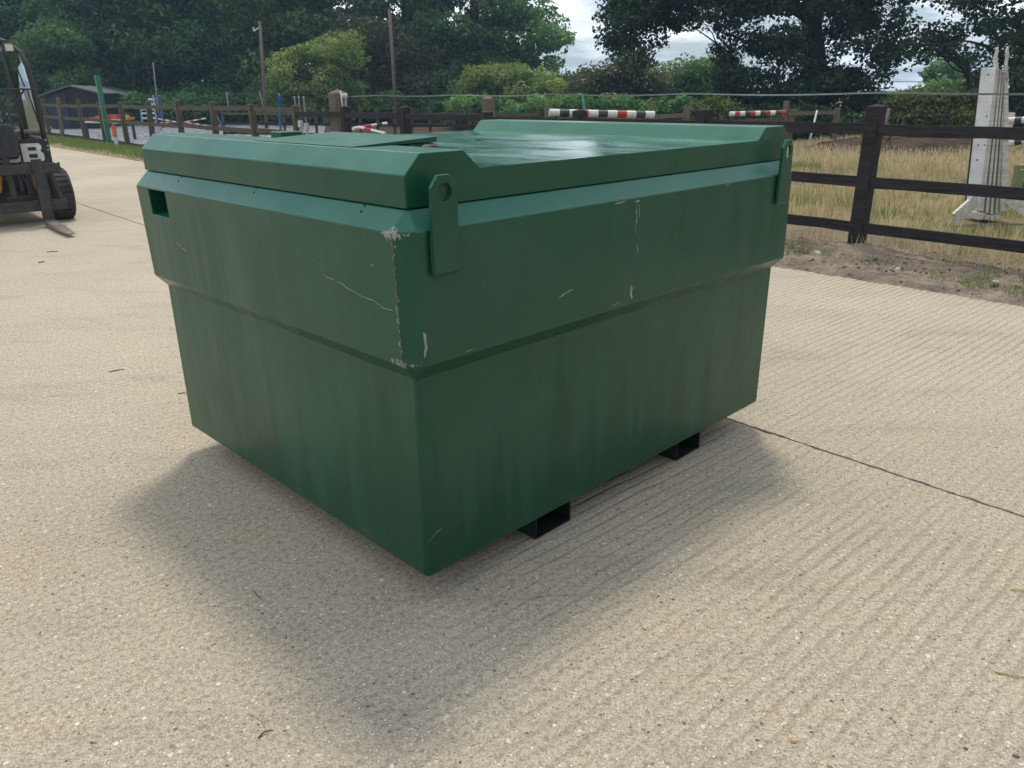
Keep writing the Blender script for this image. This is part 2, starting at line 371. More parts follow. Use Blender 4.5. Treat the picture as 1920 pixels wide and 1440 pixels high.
def arena_mat():
    m, t, b = mat('grey_rubber_chippings')
    c = objc(t)
    v = N(t, 'ShaderNodeTexVoronoi'); v.inputs['Scale'].default_value = 9; lnk(t, c, v.inputs['Vector'])
    s = N(t, 'ShaderNodeSeparateColor'); lnk(t, v.outputs['Color'], s.inputs[0])
    col = ramp(t, s.outputs['Red'], [(0, (0.05, 0.055, 0.065)), (0.6, (0.17, 0.185, 0.21)), (1, (0.42, 0.44, 0.48))])
    lnk(t, col, b.inputs['Base Color']); b.inputs['Roughness'].default_value = 0.8
    bump(t, b, v.outputs['Distance'], 1.0, 0.05)
    return m
M_ARENA = arena_mat()

# ------------------------------------------------------------------ mesh helpers
class MB:
    def __init__(s): s.v = []; s.f = []; s.mi = []
    def add(s, vs, fs, mi=0):
        o = len(s.v); s.v += [tuple(map(float, q)) for q in vs]
        for f in fs: s.f.append(tuple(i + o for i in f)); s.mi.append(mi)
        return s
    def box(s, c, d, rz=0.0, mi=0, R=None):
        hx, hy, hz = d[0] / 2, d[1] / 2, d[2] / 2
        P = [(x, y, z) for z in (-hz, hz) for x, y in ((-hx, -hy), (hx, -hy), (hx, hy), (-hx, hy))]
        M = R if R is not None else Matrix.Rotation(rz, 3, 'Z')
        P = [tuple(M @ Vector(p) + Vector(c)) for p in P]
        return s.add(P, [(3, 2, 1, 0), (4, 5, 6, 7), (0, 1, 5, 4), (1, 2, 6, 5), (2, 3, 7, 6), (3, 0, 4, 7)], mi)
    def beam(s, a, b, wd, ht, mi=0, up=(0, 0, 1)):
        a, b = Vector(a), Vector(b); d = (b - a); L = d.length; x = d.normalized(); upv = Vector(up)
        if abs(x.dot(upv)) > 0.98: upv = Vector((0, 1, 0))
        y = upv.cross(x).normalized(); z = x.cross(y)
        M = Matrix((x, y, z)).transposed()
        return s.box((a + b) / 2, (L, wd, ht), mi=mi, R=M)
    def tube(s, pts, rad, seg=8, mi=0, cap=True):
        pts = [Vector(p) for p in pts]
        if isinstance(rad, (int, float)): rad = [rad] * len(pts)
        vs, fs = [], []
        for i, p in enumerate(pts):
            d = (pts[min(i + 1, len(pts) - 1)] - pts[max(i - 1, 0)]).normalized()
            a = Vector((0, 0, 1)) if abs(d.z) < 0.95 else Vector((1, 0, 0))
            x = d.cross(a).normalized(); y = d.cross(x)
            for k in range(seg):
                t = 2 * math.pi * k / seg
                vs.append(p + (x * math.cos(t) + y * math.sin(t)) * rad[i])
        for i in range(len(pts) - 1):
            for k in range(seg):
                k2 = (k + 1) % seg
                fs.append((i * seg + k, i * seg + k2, (i + 1) * seg + k2, (i + 1) * seg + k))
        if cap:
            fs.append(tuple(range(seg))); fs.append(tuple((len(pts) - 1) * seg + k for k in reversed(range(seg))))
        return s.add(vs, fs, mi)
    def prism(s, poly, ext, mi=0):
        """poly: list of 3D points (planar), ext: extrusion vector"""
        n = len(poly); e = Vector(ext)
        vs = [Vector(p) for p in poly] + [Vector(p) + e for p in poly]
        fs = [tuple(reversed(range(n))), tuple(range(n, 2 * n))] + [(i, (i + 1) % n, (i + 1) % n + n, i + n) for i in range(n)]
        return s.add(vs, fs, mi)
    def build(s, name, mats, parent=None, smooth=False, bevel=0.0, loc=None, segs=2):
        me = bpy.data.meshes.new(name); me.from_pydata(s.v, [], s.f)
        if not isinstance(mats, (list, tuple)): mats = [mats]
        for m in mats: me.materials.append(m)
        for p, i in zip(me.polygons, s.mi): p.material_index = i; p.use_smooth = smooth
        me.validate(); me.update()
        import bmesh
        bm = bmesh.new(); bm.from_mesh(me); bmesh.ops.recalc_face_normals(bm, faces=bm.faces); bm.to_mesh(me); bm.free()
        o = bpy.data.objects.new(name, me); COL.objects.link(o)
        if parent: o.parent = parent
        if loc is not None: o.location = loc
        if bevel:
            md = o.modifiers.new('bevel', 'BEVEL'); md.width = bevel; md.segments = segs; md.limit_method = 'ANGLE'; md.angle_limit = math.radians(25)
            md.harden_normals = False
        return o

def tag(o, label=None, cat=None, group=None, kind=None):
    if label: o['label'] = label
    if cat: o['category'] = cat
    if group: o['group'] = group
    if kind: o['kind'] = kind
    return o
def thing(name, label, cat, loc=(0, 0, 0), rz=0.0, group=None):
    o = bpy.data.objects.new(name, None); COL.objects.link(o); o.location = loc; o.rotation_euler = (0, 0, rz)
    o.empty_display_size = 0.2
    return tag(o, label, cat, group)
def copy_tree(o, parent=None):
    c = o.copy(); COL.objects.link(c); c.parent = parent
    for ch in list(o.children): copy_tree(ch, c)
    return c

# ------------------------------------------------------------------ ground
GU = np.array([-0.6665, 0.7455])                    # direction of kerbless yard edge, of joint and of fence
GN = np.array([0.7455, 0.6665])                     # towards the paddock
EDGE0 = np.array([2.42, 7.01]); JOINT0 = np.array([1.90, 2.53])
eN = float(EDGE0 @ GN); jN = float(JOINT0 @ GN)
def sn(s, n, z=0.0):
    q = GU * s + GN * n
    return (q[0], q[1], z)

def pfield():
    # one sheet to the horizon, gently lumpy near by
    g = MB()
    xs = [-690, -300, -120] + list(np.linspace(-60, 60, 41)) + [120, 300, 690]
    ys = [-690, -120] + list(np.linspace(-20, 80, 34)) + [140, 300, 690]
    vs = []
    for y in ys:
        for x in xs: vs.append((x, y, -0.06))
    nx = len(xs); fs = [(j * nx + i, j * nx + i + 1, (j + 1) * nx + i + 1, (j + 1) * nx + i) for j in range(len(ys) - 1) for i in range(nx - 1)]
    g.add(vs, fs); return g
tag(pfield().build('ground', M_FIELD), kind='structure')

yard = bpy.data.objects.new('concrete_yard', None); COL.objects.link(yard); tag(yard, kind='structure')
GAP = 0.0045
CROSS = float(gnd(183, 415)[:2] @ GU)
def slab(s0, s1, n0, n1):
    m = MB()
    P = []
    def wob(a, b, fixed, along):
        pts = []
        k = max(2, int(abs(b - a) / 0.05)) if abs(b - a) < 30 else 60
        for i in range(k + 1):
            q = a + (b - a) * i / k
            pts.append(q)
        return pts
    # long edges get small chips
    near = (s0 > -12 and s1 < 30)
    ss = list(np.arange(s0, s1, 0.035)) + [s1]
    top, bot = [], []
    for q in ss:
        top.append((q, n0 + abs(random.gauss(0, 0.0035)) + (.008 if random.random() < .04 else 0)))
        bot.append((q, n1 - abs(random.gauss(0, 0.0035)) - (.008 if random.random() < .04 else 0)))
    ring = top + bot[::-1]
    n = len(ring)
    V = [sn(a, b, 0.0) for a, b in ring] + [sn(a, b, -0.05) for a, b in ring]
    k = len(ss)
    F = [(i, i + 1, 2 * k - 2 - i, 2 * k - 1 - i) for i in range(k - 1)]
    F += [(i, (i + 1) % n, (i + 1) % n + n, i + n) for i in range(n)]
    m.add(V, F)
    return m.build('concrete_slab', M_CON, yard)
s_cuts = [-9.0, CROSS, 22.0, 40.0]
for n0, n1 in ((jN - 9.0, jN - 4.5), (jN - 4.5, jN), (jN, eN)):
    for a, b in zip(s_cuts[:-1], s_cuts[1:]):
        slab(a + GAP, b - GAP, n0 + GAP, n1 - GAP)
m = MB(); m.add([sn(-9, jN - 9, -0.022), sn(40, jN - 9, -0.022), sn(40, eN, -0.022), sn(-9, eN, -0.022)], [(0, 1, 2, 3)])
m.build('joint_filler', M_JOINT, yard)

# soil verge: lumpy strip whose ragged lip lies over the slab
def fbm(x, y, seed=0):
    v = 0
    for k, (fr, am) in enumerate(((1.3, 1), (2.9, .6), (6.3, .4), (13.1, .25))):
        v += am * math.sin(fr * x + 1.7 * k + seed) * math.cos(fr * y * 1.1 + 2.3 * k + seed * 1.3)
    return v
def verge(s0, s1, step, w0, w1, name, m_, hs):
    m = MB(); ss = np.arange(s0, s1 + step, step); ns = np.linspace(0, 1, 34)
    vs = []
    for q in ss:
        lip = eN + w0 + 0.07 * fbm(q * 1.2, 0.3, 1) + random.gauss(0, 0.012)
        for k, u in enumerate(ns):
            n = lip + (eN + w1 - lip) * u
            x, y, _ = sn(q, n)
            z = 0.006 + hs * (min(1, u * 3)) * (0.5 + 0.5 * fbm(x * 1.6, y * 1.6, 3)) + (random.gauss(0, 0.006) if u > 0.02 else 0) + 0.02 * min(1, u * 4)
            if k == 0: z = 0.001
            vs.append((x, y, z))
    K = len(ns)
    m.add(vs, [(i * K + j, i * K + j + 1, (i + 1) * K + j + 1, (i + 1) * K + j) for i in range(len(ss) - 1) for j in range(K - 1)])
    return m.build(name, m_, smooth=True)
tag(verge(-6, 8, 0.045, -0.05, 2.0, 'soil_verge', M_SOIL, 0.06), kind='structure')
tag(verge(8, 40, 0.15, -0.02, 1.5, 'grass_verge', M_SOIL, 0.03), kind='structure')

# riding arena of grey chippings beyond the brown fence
fA = np.array([3.41, 7.64]); fU = np.array([-0.65472, 0.75587]); fN = np.array([0.75587, 0.65472])
def fl(s, n=0.0, z=0.0):
    q = fA + fU * s + fN * n
    return Vector((q[0], q[1], z))
m = MB(); m.add([fl(11.5, 0.15, -0.02), fl(46, 0.15, -0.02), fl(46, 18, -0.02), (gnd(612, 229, -.02)[0], gnd(612, 229, -.02)[1], -.02)], [(0, 1, 2, 3)])
tag(m.build('arena_surface', M_ARENA), kind='structure')
# bare brush floor under the trees
def patch(pts, z, name, m_):
    mm = MB(); mm.add([(p[0], p[1], z) for p in pts], [tuple(range(len(pts)))])
    return tag(mm.build(name, m_), kind='structure')
patch([fl(12, .2), fl(5.6, .2), gnd(1490, 246), gnd(1490, 226), gnd(1000, 205), gnd(500, 205)], -0.035, 'bare_ground', M_BRUSH)
# low brown mound of cut brush under the hedge
m = MB(); vs = []; K = 26
c0 = gnd(1745, 285)
for j in range(K):
    for i in range(K):
        u, v = i / (K - 1) * 2 - 1, j / (K - 1) * 2 - 1
        r = max(0, 1 - u * u - v * v)
        vs.append((c0[0] + 0.3 + u * 3.2 + v * 0.6, c0[1] + 1.5 + v * 2.6, -0.07 + 0.30 * r ** 0.7 * (1 + 0.25 * fbm(u * 4, v * 4, 2)) + random.gauss(0, 0.02)))
m.add(vs, [(j * K + i, j * K + i + 1, (j + 1) * K + i + 1, (j + 1) * K + i) for j in range(K - 1) for i in range(K - 1)])
tag(m.build('brush_mound', M_BRUSH, smooth=False), kind='structure')

# ------------------------------------------------------------------ leaves and grass as numpy meshes
def quads_mesh(name, P4, tint, m_, parent=None):
    """P4: (n,4,3)"""
    n = len(P4); me = bpy.data.meshes.new(name)
    me.vertices.add(n * 4); me.vertices.foreach_set('co', P4.reshape(-1).astype(np.float32))
    me.loops.add(n * 4); me.loops.foreach_set('vertex_index', np.arange(n * 4, dtype=np.int32))
    me.polygons.add(n); me.polygons.foreach_set('loop_start', np.arange(0, n * 4, 4, dtype=np.int32))
    try: me.polygons.foreach_set('loop_total', np.full(n, 4, dtype=np.int32))
    except Exception: pass
    a = me.attributes.new('tint', 'FLOAT', 'FACE'); a.data.foreach_set('value', tint.astype(np.float32))
    me.materials.append(m_); me.update(calc_edges=True)
    o = bpy.data.objects.new(name, me); COL.objects.link(o)
    if parent: o.parent = parent
    return o
def unit(v): return v / np.maximum(np.linalg.norm(v, axis=-1, keepdims=True), 1e-9)
def leaves(centres, normals, size, tint):
    n = len(centres)
    nr = unit(normals + rng.normal(0, 0.75, (n, 3)))
    a = unit(np.cross(nr, rng.normal(0, 1, (n, 3)))); b = np.cross(nr, a)
    s = size * rng.uniform(0.6, 1.3, (n, 1))
    p0 = centres - a * s * 0.62; p2 = centres + a * s * 0.62
    p1 = centres + b * s * 0.38 + nr * s * 0.12; p3 = centres - b * s * 0.38 + nr * s * 0.12
    return np.stack([p0, p1, p2, p3], 1)
def inpoly(x, y, poly):
    c = False; j = len(poly) - 1
    for i in range(len(poly)):
        xi, yi = poly[i]; xj, yj = poly[j]
        if (yi > y) != (yj > y) and x < (xj - xi) * (y - yi) / (yj - yi) + xi: c = not c
        j = i
    return c
LEAFN = [0]; TN = 0
def tree(name, label, cat, polys, D, spread, rb, nblob, leaf, dens, lm, group=None, trunk=None, tr=0.22, fill=1.0, holes=()):
    """crown: clumps strewn through a region of the outline seen from the yard, given real depth round distance D"""
    global rng, TN
    TN += 1; random.seed(500 + TN); rng = np.random.default_rng(900 + TN)
    xs = [p[0] for q in polys for p in q]; ys = [p[1] for q in polys for p in q]
    blobs = []
    tries = 0
    while len(blobs) < nblob and tries < nblob * 60:
        tries += 1
        x, y = random.uniform(min(xs), max(xs)), random.uniform(min(ys), max(ys))
        if not any(inpoly(x, y, q) for q in polys): continue
        if any((x - hx) ** 2 / hr ** 2 + (y - hy) ** 2 / hr2 ** 2 < 1 for hx, hy, hr, hr2 in holes): continue
        r = random.uniform(*rb); d = D + random.uniform(-spread, spread)
        blobs.append((at(x, y, d), r))
    base = trunk if trunk is not None else gnd_at(sum(b[0][0] for b in blobs) / len(blobs), D)
    root = thing(name, label, cat, base, 0, group)
    B = np.array(base)
    C_, N_, T_ = [], [], []
    for c, r in blobs:
        n = int(dens * r * r * 4 * math.pi * fill)
        if n < 3: continue
        d = unit(rng.normal(0, 1, (n, 3)))
        rad = r * (0.35 + 0.65 * rng.uniform(0, 1, (n, 1)) ** 0.45)
        lump = 1 + 0.25 * np.sin(d[:, :1] * 5 + c[0] * 3) * np.cos(d[:, 2:] * 6 + c[2] * 5)
        sc = np.array([1.15, 1.0, 0.72])
        p = c + d * rad * lump * sc
        keep = p[:, 2] > 0.02
        C_.append(p[keep]); N_.append((d * 0.8 + np.array([0, 0, 0.5]))[keep])
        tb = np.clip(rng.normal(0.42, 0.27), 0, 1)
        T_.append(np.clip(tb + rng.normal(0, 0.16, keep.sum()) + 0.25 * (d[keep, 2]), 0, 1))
    C_ = np.concatenate(C_); N_ = np.concatenate(N_); T_ = np.concatenate(T_)
    LEAFN[0] += len(C_)
    P4 = leaves(C_, N_, leaf, T_) - B
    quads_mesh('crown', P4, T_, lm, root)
    # trunk and limbs
    top = max(b[0][2] for b in blobs)
    mb = MB()
    cx = sum(b[0][0] for b in blobs) / len(blobs)
    lean = (cx - B[0]) * 0.5
    tp = [(0, 0, -0.1), (lean * .1 + .05, 0, top * .2), (lean * .35, .1, top * .42), (lean * .7, 0, top * .68), (lean, 0, top * .92)]
    mb.tube(tp, [tr * 1.35, tr, tr * .85, tr * .5, tr * .12], 8)
    for c, r in random.sample(blobs, min(14, len(blobs))):
        q = c - B
        zz = max(0.12 * top, min(q[2] * 0.7, top * 0.8)); f = zz / max(top, .1)
        s0 = Vector((lean * f, 0, zz)); e = Vector(q)
        if (e - s0).length > 4.5: continue
        w_ = .09 * (e - s0).length
        jj = lambda: Vector((random.uniform(-w_, w_), random.uniform(-w_, w_), random.uniform(-w_, w_)))
        mb.tube([s0, s0.lerp(e, .25) + jj(), s0.lerp(e, .5) + jj() + Vector((0, 0, w_)), s0.lerp(e, .75) + jj(), e], [tr * .34, tr * .24, tr * .16, tr * .09, tr * .03], 5)
    mb.build('trunk', M_BARK, root, smooth=True)
    return root
def gnd_at(x, y): return (float(x), float(y), -0.05)

SKYTOP = -230
G1 = 'tall trees along the far side of the arena'
tree('broadleaf_tree', 'dark tall tree at the far left behind the yellow forklift cab', 'tree', [[(-260, SKYTOP), (90, SKYTOP), (120, 60), (60, 190), (-260, 190)]], 57, 2.5, (1.0, 2.0), 100, 0.24, 22, L_DARK, G1, tr=.35)
tree('broadleaf_tree', 'lighter green tree rising just behind the left end of the black shed', 'tree', [[(55, 65), (110, 50), (160, 90), (175, 150), (150, 205), (40, 205), (45, 120)]], 50, 1.6, (0.6, 1.2), 60, 0.19, 34, L_MID, G1, tr=.18)
tree('broadleaf_tree', 'big dark tree above the black shed and the green post', 'tree', [[(80, SKYTOP), (310, SKYTOP), (320, 60), (290, 215), (170, 215), (110, 60)]], 55, 2.5, (1.0, 1.9), 120, 0.23, 22, L_DARK, G1, tr=.35)
tree('broadleaf_tree', 'big dark tree left of the leaning bare pole, third along the tree belt', 'tree', [[(280, SKYTOP), (480, SKYTOP), (500, 40), (480, 215), (290, 215), (270, 60)]], 54, 2.5, (1.0, 1.9), 115, 0.23, 22, L_DARK, G1, tr=.35)
tree('broadleaf_tree', 'tall green tree right of the bare pole whose edge borders the small sky gap', 'tree', [[(430, SKYTOP), (560, SKYTOP), (600, -60), (622, 5), (638, 45), (640, 95), (560, 110), (520, 215), (440, 215)]], 52, 2.2, (0.8, 1.6), 110, 0.21, 26, L_MID, G1, tr=.3)
tree('rounded_bush', 'pale yellow green rounded bush beside the bare pole at the arena end', 'bush', [[(503, 215), (505, 150), (520, 120), (560, 96), (600, 84), (640, 58), (668, 75), (672, 215)]], 46, 2.4, (0.28, 0.95), 150, 0.14, 44, L_LIGHT, tr=.12)
tree('broadleaf_tree', 'dull brownish green tree between the pale bush and the thin pole', 'tree', [[(635, 60), (680, 45), (760, 70), (800, 90), (800, 215), (640, 215)]], 49, 2, (0.6, 1.2), 100, 0.18, 32, L_DULL, G1, tr=.2)
tree('broadleaf_tree', 'tall dark tree standing behind the thin bare pole right of the small sky gap', 'tree', [[(670, SKYTOP), (830, SKYTOP), (840, 80), (760, 80), (700, 50), (672, 15), (662, -60)]], 54, 2.5, (0.8, 1.6), 90, 0.22, 24, L_DARK, G1, tr=.32)
tree('broadleaf_tree', 'spreading dark tree whose right side ends at the wide cloudy sky gap', 'tree', [[(800, SKYTOP), (930, SKYTOP), (985, -60), (1000, 10), (1040, 45), (1052, 90), (1070, 120), (1058, 130), (1000, 128), (960, 150), (900, 210), (790, 215), (780, 60)]], 50, 2.2, (0.6, 1.35), 150, 0.20, 28, L_DARK, G1, tr=.34)
tree('rounded_bush', 'yellow green bush behind the fence below the spreading dark tree', 'bush', [[(862, 160), (900, 136), (930, 124), (960, 132), (1000, 136), (1050, 156), (1070, 215), (845, 215)]], 44, 2.2, (0.22, 0.8), 130, 0.14, 44, L_LIGHT, tr=.12)
tree('rounded_bush', 'low green bush at the bottom of the wide sky gap', 'bush', [[(1020, 150), (1080, 146), (1120, 150), (1130, 215), (1010, 215)]], 47, 1.5, (0.5, 0.9), 50, 0.16, 38, L_MID, tr=.1)
tree('rounded_bush', 'dark rounded bush under the hanging oak limb', 'bush', [[(1085, 150), (1130, 128), (1190, 118), (1235, 140), (1250, 215), (1080, 215)]], 42, 1.5, (0.5, 0.95), 90, 0.15, 40, L_DULL, tr=.14)
tree('rounded_bush', 'green domed bush seen through the oak branches right of the hanging limb', 'bush', [[(1235, 145), (1262, 128), (1300, 122), (1330, 120), (1375, 130), (1390, 220), (1230, 220)]], 45, 1.6, (0.5, 1.0), 100, 0.15, 40, L_MID, tr=.14)
tree('broadleaf_tree', 'far off tree closing the left back of the belt, seen only in gaps', 'tree', [[(-300, SKYTOP), (330, SKYTOP), (330, 200), (-300, 200)]], 66, 2.0, (1.6, 2.8), 80, 0.36, 12, L_DARK, G1, tr=.3)
tree('broadleaf_tree', 'far off tree behind the belt left of the small sky gap', 'tree', [[(300, SKYTOP), (560, SKYTOP), (600, 20), (600, 200), (300, 200)]], 66, 2.0, (1.4, 2.4), 60, 0.34, 12, L_DARK, G1, tr=.3)
tree('broadleaf_tree', 'far off tree behind the dull brownish green one', 'tree', [[(650, 80), (900, 100), (900, 205), (650, 205)]], 62, 2.0, (1.0, 1.8), 45, 0.28, 14, L_DARK, G1, tr=.25)
# the near oak
OAK = 31
oak_base = tuple(at(1530, 235, OAK)); oak_base = (oak_base[0], OAK, -0.05)
tree('oak_tree', 'large very dark ivy clad oak whose crown fills the sky right of centre', 'tree', [
    [(1385, -150), (1700, -150), (1705, 50), (1680, 110), (1650, 150), (1672, 175), (1672, 235), (1400, 240), (1378, 190), (1350, 180), (1345, 130), (1368, 90), (1400, 60)],
    [(1130, -180), (1500, -180), (1500, 15), (1330, 30), (1290, 40), (1235, 58), (1225, 85), (1205, 112), (1185, 118), (1165, 90), (1150, 75), (1130, 50), (1128, 0)]],
    OAK, 1.9, (0.30, 0.75), 520, 0.125, 62, L_OAK, trunk=oak_base, tr=.45,
    holes=((1445, 42, 34, 26), (1300, 75, 70, 40), (1408, 118, 26, 24), (1532, 62, 22, 20), (1330, 85, 75, 48), (1525, 110, 20, 26), (1600, 95, 14, 16), (1500, 20, 14, 14), (1640, 30, 18, 14)))
# wispy outer twigs of the oak
tree('oak_tree', 'smaller oak branch mass reaching over the sky gap beside the big ivy clad oak', 'tree', [
    [(1240, 30), (1330, 25), (1380, 45), (1400, 80), (1380, 100), (1350, 60), (1300, 60), (1260, 62)],
    [(1325, 88), (1350, 80), (1380, 88), (1372, 150), (1350, 150)]],
    OAK + 0.5, 0.9, (0.14, 0.30), 75, 0.11, 60, L_OAK, trunk=tuple(gnd_at(at(1392, 200, OAK)[0], OAK + .6)), tr=.13, fill=.8)
tree('broadleaf_tree', 'dark tree at the right edge overhanging the stacked white jump stands', 'tree', [
    [(1700, -200), (2200, -200), (2200, 240), (1845, 240), (1838, 150), (1820, 100), (1790, 85), (1760, 70), (1720, 40)]],
    29, 1.8, (0.3, 0.7), 330, 0.125, 55, L_OAK, trunk=tuple(gnd_at(at(1905, 200, 29)[0], 29.0)), tr=.4,
    holes=((1762, 30, 26, 34), (1880, 12, 30, 18), (1840, 80, 26, 26), (1800, 55, 20, 16)))
tree('broadleaf_tree', 'loose leafy limb crossing above the right sky gap', 'tree', [
    [(1690, 80), (1730, 60), (1800, 80), (1835, 100), (1800, 118), (1750, 105), (1700, 135)]],
    27.5, .7, (0.13, 0.28), 60, 0.11, 60, L_OAK, trunk=tuple(gnd_at(at(1838, 220, 27)[0], 27.2)), tr=.12, fill=.8)
tree('hedge_bush', 'sunlit green hedge bush left of the white jump stands', 'bush', [[(1672, 186), (1720, 178), (1790, 176), (1850, 178), (1855, 235), (1675, 235)]], 27, 1.0, (0.22, 0.5), 150, 0.105, 70, L_BRAMBLE, tr=.08)
tree('hedge_bush', 'green bushes behind the sunlit hedge in the right sky gap', 'bush', [[(1672, 186), (1720, 174), (1780, 162), (1850, 156), (1860, 200), (1672, 200)]], 38, 1.2, (0.4, 0.8), 60, 0.14, 42, L_MID, tr=.1)
tree('scots_pine', 'small distant dark tree standing in the right sky gap', 'tree', [[(1745, 140), (1752, 128), (1785, 122), (1810, 135), (1815, 160), (1740, 160)]], 52, 1.0, (0.4, 0.8), 30, 0.2, 30, L_DARK, tr=.12)
tree('hedge_bush', 'low bright bramble showing between the oak trunk and the striped poles', 'bush', [[(1292, 200), (1330, 190), (1372, 190), (1372, 224), (1292, 224)]], 29, .7, (0.18, 0.35), 45, 0.10, 60, L_LIGHT, tr=.04)
tree('hedge_bush', 'dark undergrowth at the foot of the big oak', 'bush', [[(1380, 215), (1500, 205), (1680, 215), (1680, 262), (1380, 250)]], 27, .9, (0.2, 0.45), 130, 0.11, 60, L_OAK, tr=.06)
tree('hedge_bush', 'dark hedge bottom behind the long striped pole', 'bush', [[(850, 195), (1100, 190), (1290, 195), (1290, 232), (850, 232)]], 37, 1.0, (0.35, 0.7), 150, 0.14, 42, L_DARK, tr=.06)
tree('hedge_bush', 'dark hedge bottom behind the arena', 'bush', [[(215, 192), (400, 185), (860, 190), (860, 226), (215, 222)]], 47, 1.0, (0.5, 0.9), 230, 0.18, 30, L_DARK, tr=.06)

def blades(name, pts, h, wd, m_, lean=0.35, tint=None, flat=False, kindparent=None):
    n = len(pts)
    a = rng.uniform(0, 2 * np.pi, n); side = np.stack([np.cos(a), np.sin(a), np.zeros(n)], 1)
    b = rng.uniform(0, 2 * np.pi, n); ln = np.stack([np.cos(b), np.sin(b), np.zeros(n)], 1)
    hh = h * rng.uniform(0.45, 1.25, (n, 1)); ww = wd * rng.uniform(.6, 1.3, (n, 1))
    le = lean * rng.uniform(0, 1, (n, 1)) * hh
    up = np.array([0, 0, 1.0])
    if flat:
        tip = ln * hh + up * hh * rng.uniform(-.02, .22, (n, 1))
    else:
        tip = up * hh + ln * le
    p0 = pts - side * ww; p1 = pts + side * ww; p2 = pts + tip + side * ww * .25; p3 = pts + tip - side * ww * .25
    if tint is None: tint = np.clip(rng.normal(.5, .25, n), 0, 1)
    return tag(quads_mesh(name, np.stack([p0, p1, p2, p3], 1), tint, m_), kind='stuff')
def clump_noise(x, y): return np.sin(x * 2.1 + 1) * np.cos(y * 1.7 + 2) + 0.6 * np.sin(x * 5.3 + y * 3.1) + .4 * np.cos(x * 9.7 - y * 8.3)
# dry paddock grass behind the dark fence
def scatter(n, s0, s1, n0, n1, z=-0.06, power=1.0):
    s = rng.uniform(s0, s1, n); q = n0 + (n1 - n0) * rng.uniform(0, 1, n) ** power
    p = fA + np.outer(s, fU) + np.outer(q, fN)
    return np.column_stack([p, np.full(n, z)]), s, q
p, s, q = scatter(130000, -7, 13, 0.05, 13.5, -0.06, 1.5)
ok_ = p[:, 0] > .325 * p[:, 1]; p, s, q = p[ok_], s[ok_], q[ok_]
k = clump_noise(p[:, 0], p[:, 1])
keep = rng.uniform(-1.7, 1.6, len(p)) < k + .9
p, k, q = p[keep], k[keep], q[keep]
keep = ((p[:, 0] - 5.9) ** 2 / .55 + (p[:, 1] - 9.45) ** 2 / .35) > 1
p, k, q = p[keep], k[keep], q[keep]
hgt = 0.155 + 0.05 * k.clip(-1, 1)
g = clump_noise(p[:, 0] * .45 + 5, p[:, 1] * .45)
grn = (g > 0.75) | (rng.uniform(0, 1, len(p)) < 0.10)
gt = np.clip(.48 + .22 * clump_noise(p[:, 0] * 1.3 + 2, p[:, 1] * 1.3) + rng.normal(0, .2, len(p)), 0, 1)
ol = ~grn & (clump_noise(p[:, 0] * .8 + 9, p[:, 1] * .8 + 4) > .0) & (rng.uniform(0, 1, len(p)) < .65)
st_ = ~grn & ~ol
blades('paddock_grass', p[st_], hgt[st_][:, None], 0.006 + 0.0, G_DRY, .5, tint=gt[st_])
blades('olive_paddock_grass', p[ol], hgt[ol][:, None] * .9, 0.006, G_OLIVE, .5, tint=gt[ol])
blades('green_grass_patches', p[grn], hgt[grn][:, None] * .62, 0.006, G_GREEN, .5)
p, s, q = scatter(40000, -14, 9, 9, 20, -0.06, 1.0)
p = p[p[:, 0] > .345 * p[:, 1]]
blades('far_paddock_grass', p, .2, 0.014, G_DRY, .5)
# litter and tufts on the soil verge
def vscatter(n, s0, s1, n0, n1, z):
    s = rng.uniform(s0, s1, n); q = rng.uniform(n0, n1, n)
    pp = np.outer(s, GU) + np.outer(q, GN)
    return np.column_stack([pp, np.full(n, z)])
p = vscatter(30000, -5, 7, eN - .05, eN + 1.5, .035)
p[:, 2] = 0.012 + 0.045 * rng.uniform(0, 1, len(p))
blades('dead_grass_litter', p, .07, 0.003, G_DEAD, flat=True)
p = vscatter(26000, -5, 7, eN + .05, eN + 1.6, .02)
k = clump_noise(p[:, 0] * 1.6 + 3, p[:, 1] * 1.6)
p = p[k > .75]
blades('verge_grass_tufts', p, .075, 0.003, G_GREEN, .7)
p = vscatter(7000, -5, 7, eN + .95, eN + 1.7, .0)
blades('fence_foot_dry_grass', p, .16, 0.004, G_DRY, .6)
p = vscatter(32000, 8, 42, eN + .12, eN + 1.35, .0)
k = clump_noise(p[:, 0], p[:, 1]); p = p[k > -.9]
blades('roadside_grass', p, .15, 0.009, G_GREEN, .6)
p = vscatter(6000, 8, 42, eN - .03, eN + .4, .01)
blades('roadside_dry_grass', p, .07, 0.008, G_DRY, .7)

cl = MB()
for i in range(1500):
    a_, b_ = random.uniform(-5, 6), random.uniform(.0, 1.55)
    x, y, _ = sn(a_, eN + b_)
    r = random.uniform(.004, .013) * (1.6 if random.random() < .08 else 1); K = 5; a0 = random.uniform(0, 6); vs = []
    z0 = .018 if b_ < .15 else .035 + .02 * random.random()
    for lv, (zz_, rr) in enumerate(((-.6, .9), (.3, 1.0), (.9, .5))):
        for k in range(K): t = a0 + 2 * math.pi * k / K; q_ = r * rr * random.uniform(.7, 1.25); vs.append((x + q_ * 1.3 * math.cos(t), y + q_ * math.sin(t), z0 + zz_ * r))
    cl.add(vs, [(l * K + k, l * K + (k + 1) % K, (l + 1) * K + (k + 1) % K, (l + 1) * K + k) for l in range(2) for k in range(K)] + [tuple(range(2 * K, 3 * K))], random.choices([0, 1, 2], [6, 3, 1])[0])
tag(cl.build('soil_clods', [simple('clod_brown', (.20, .155, .12), .95), simple('clod_grey', (.11, .09, .075), .95), simple('clod_pale', (.42, .36, .28), .9)]), kind='stuff')

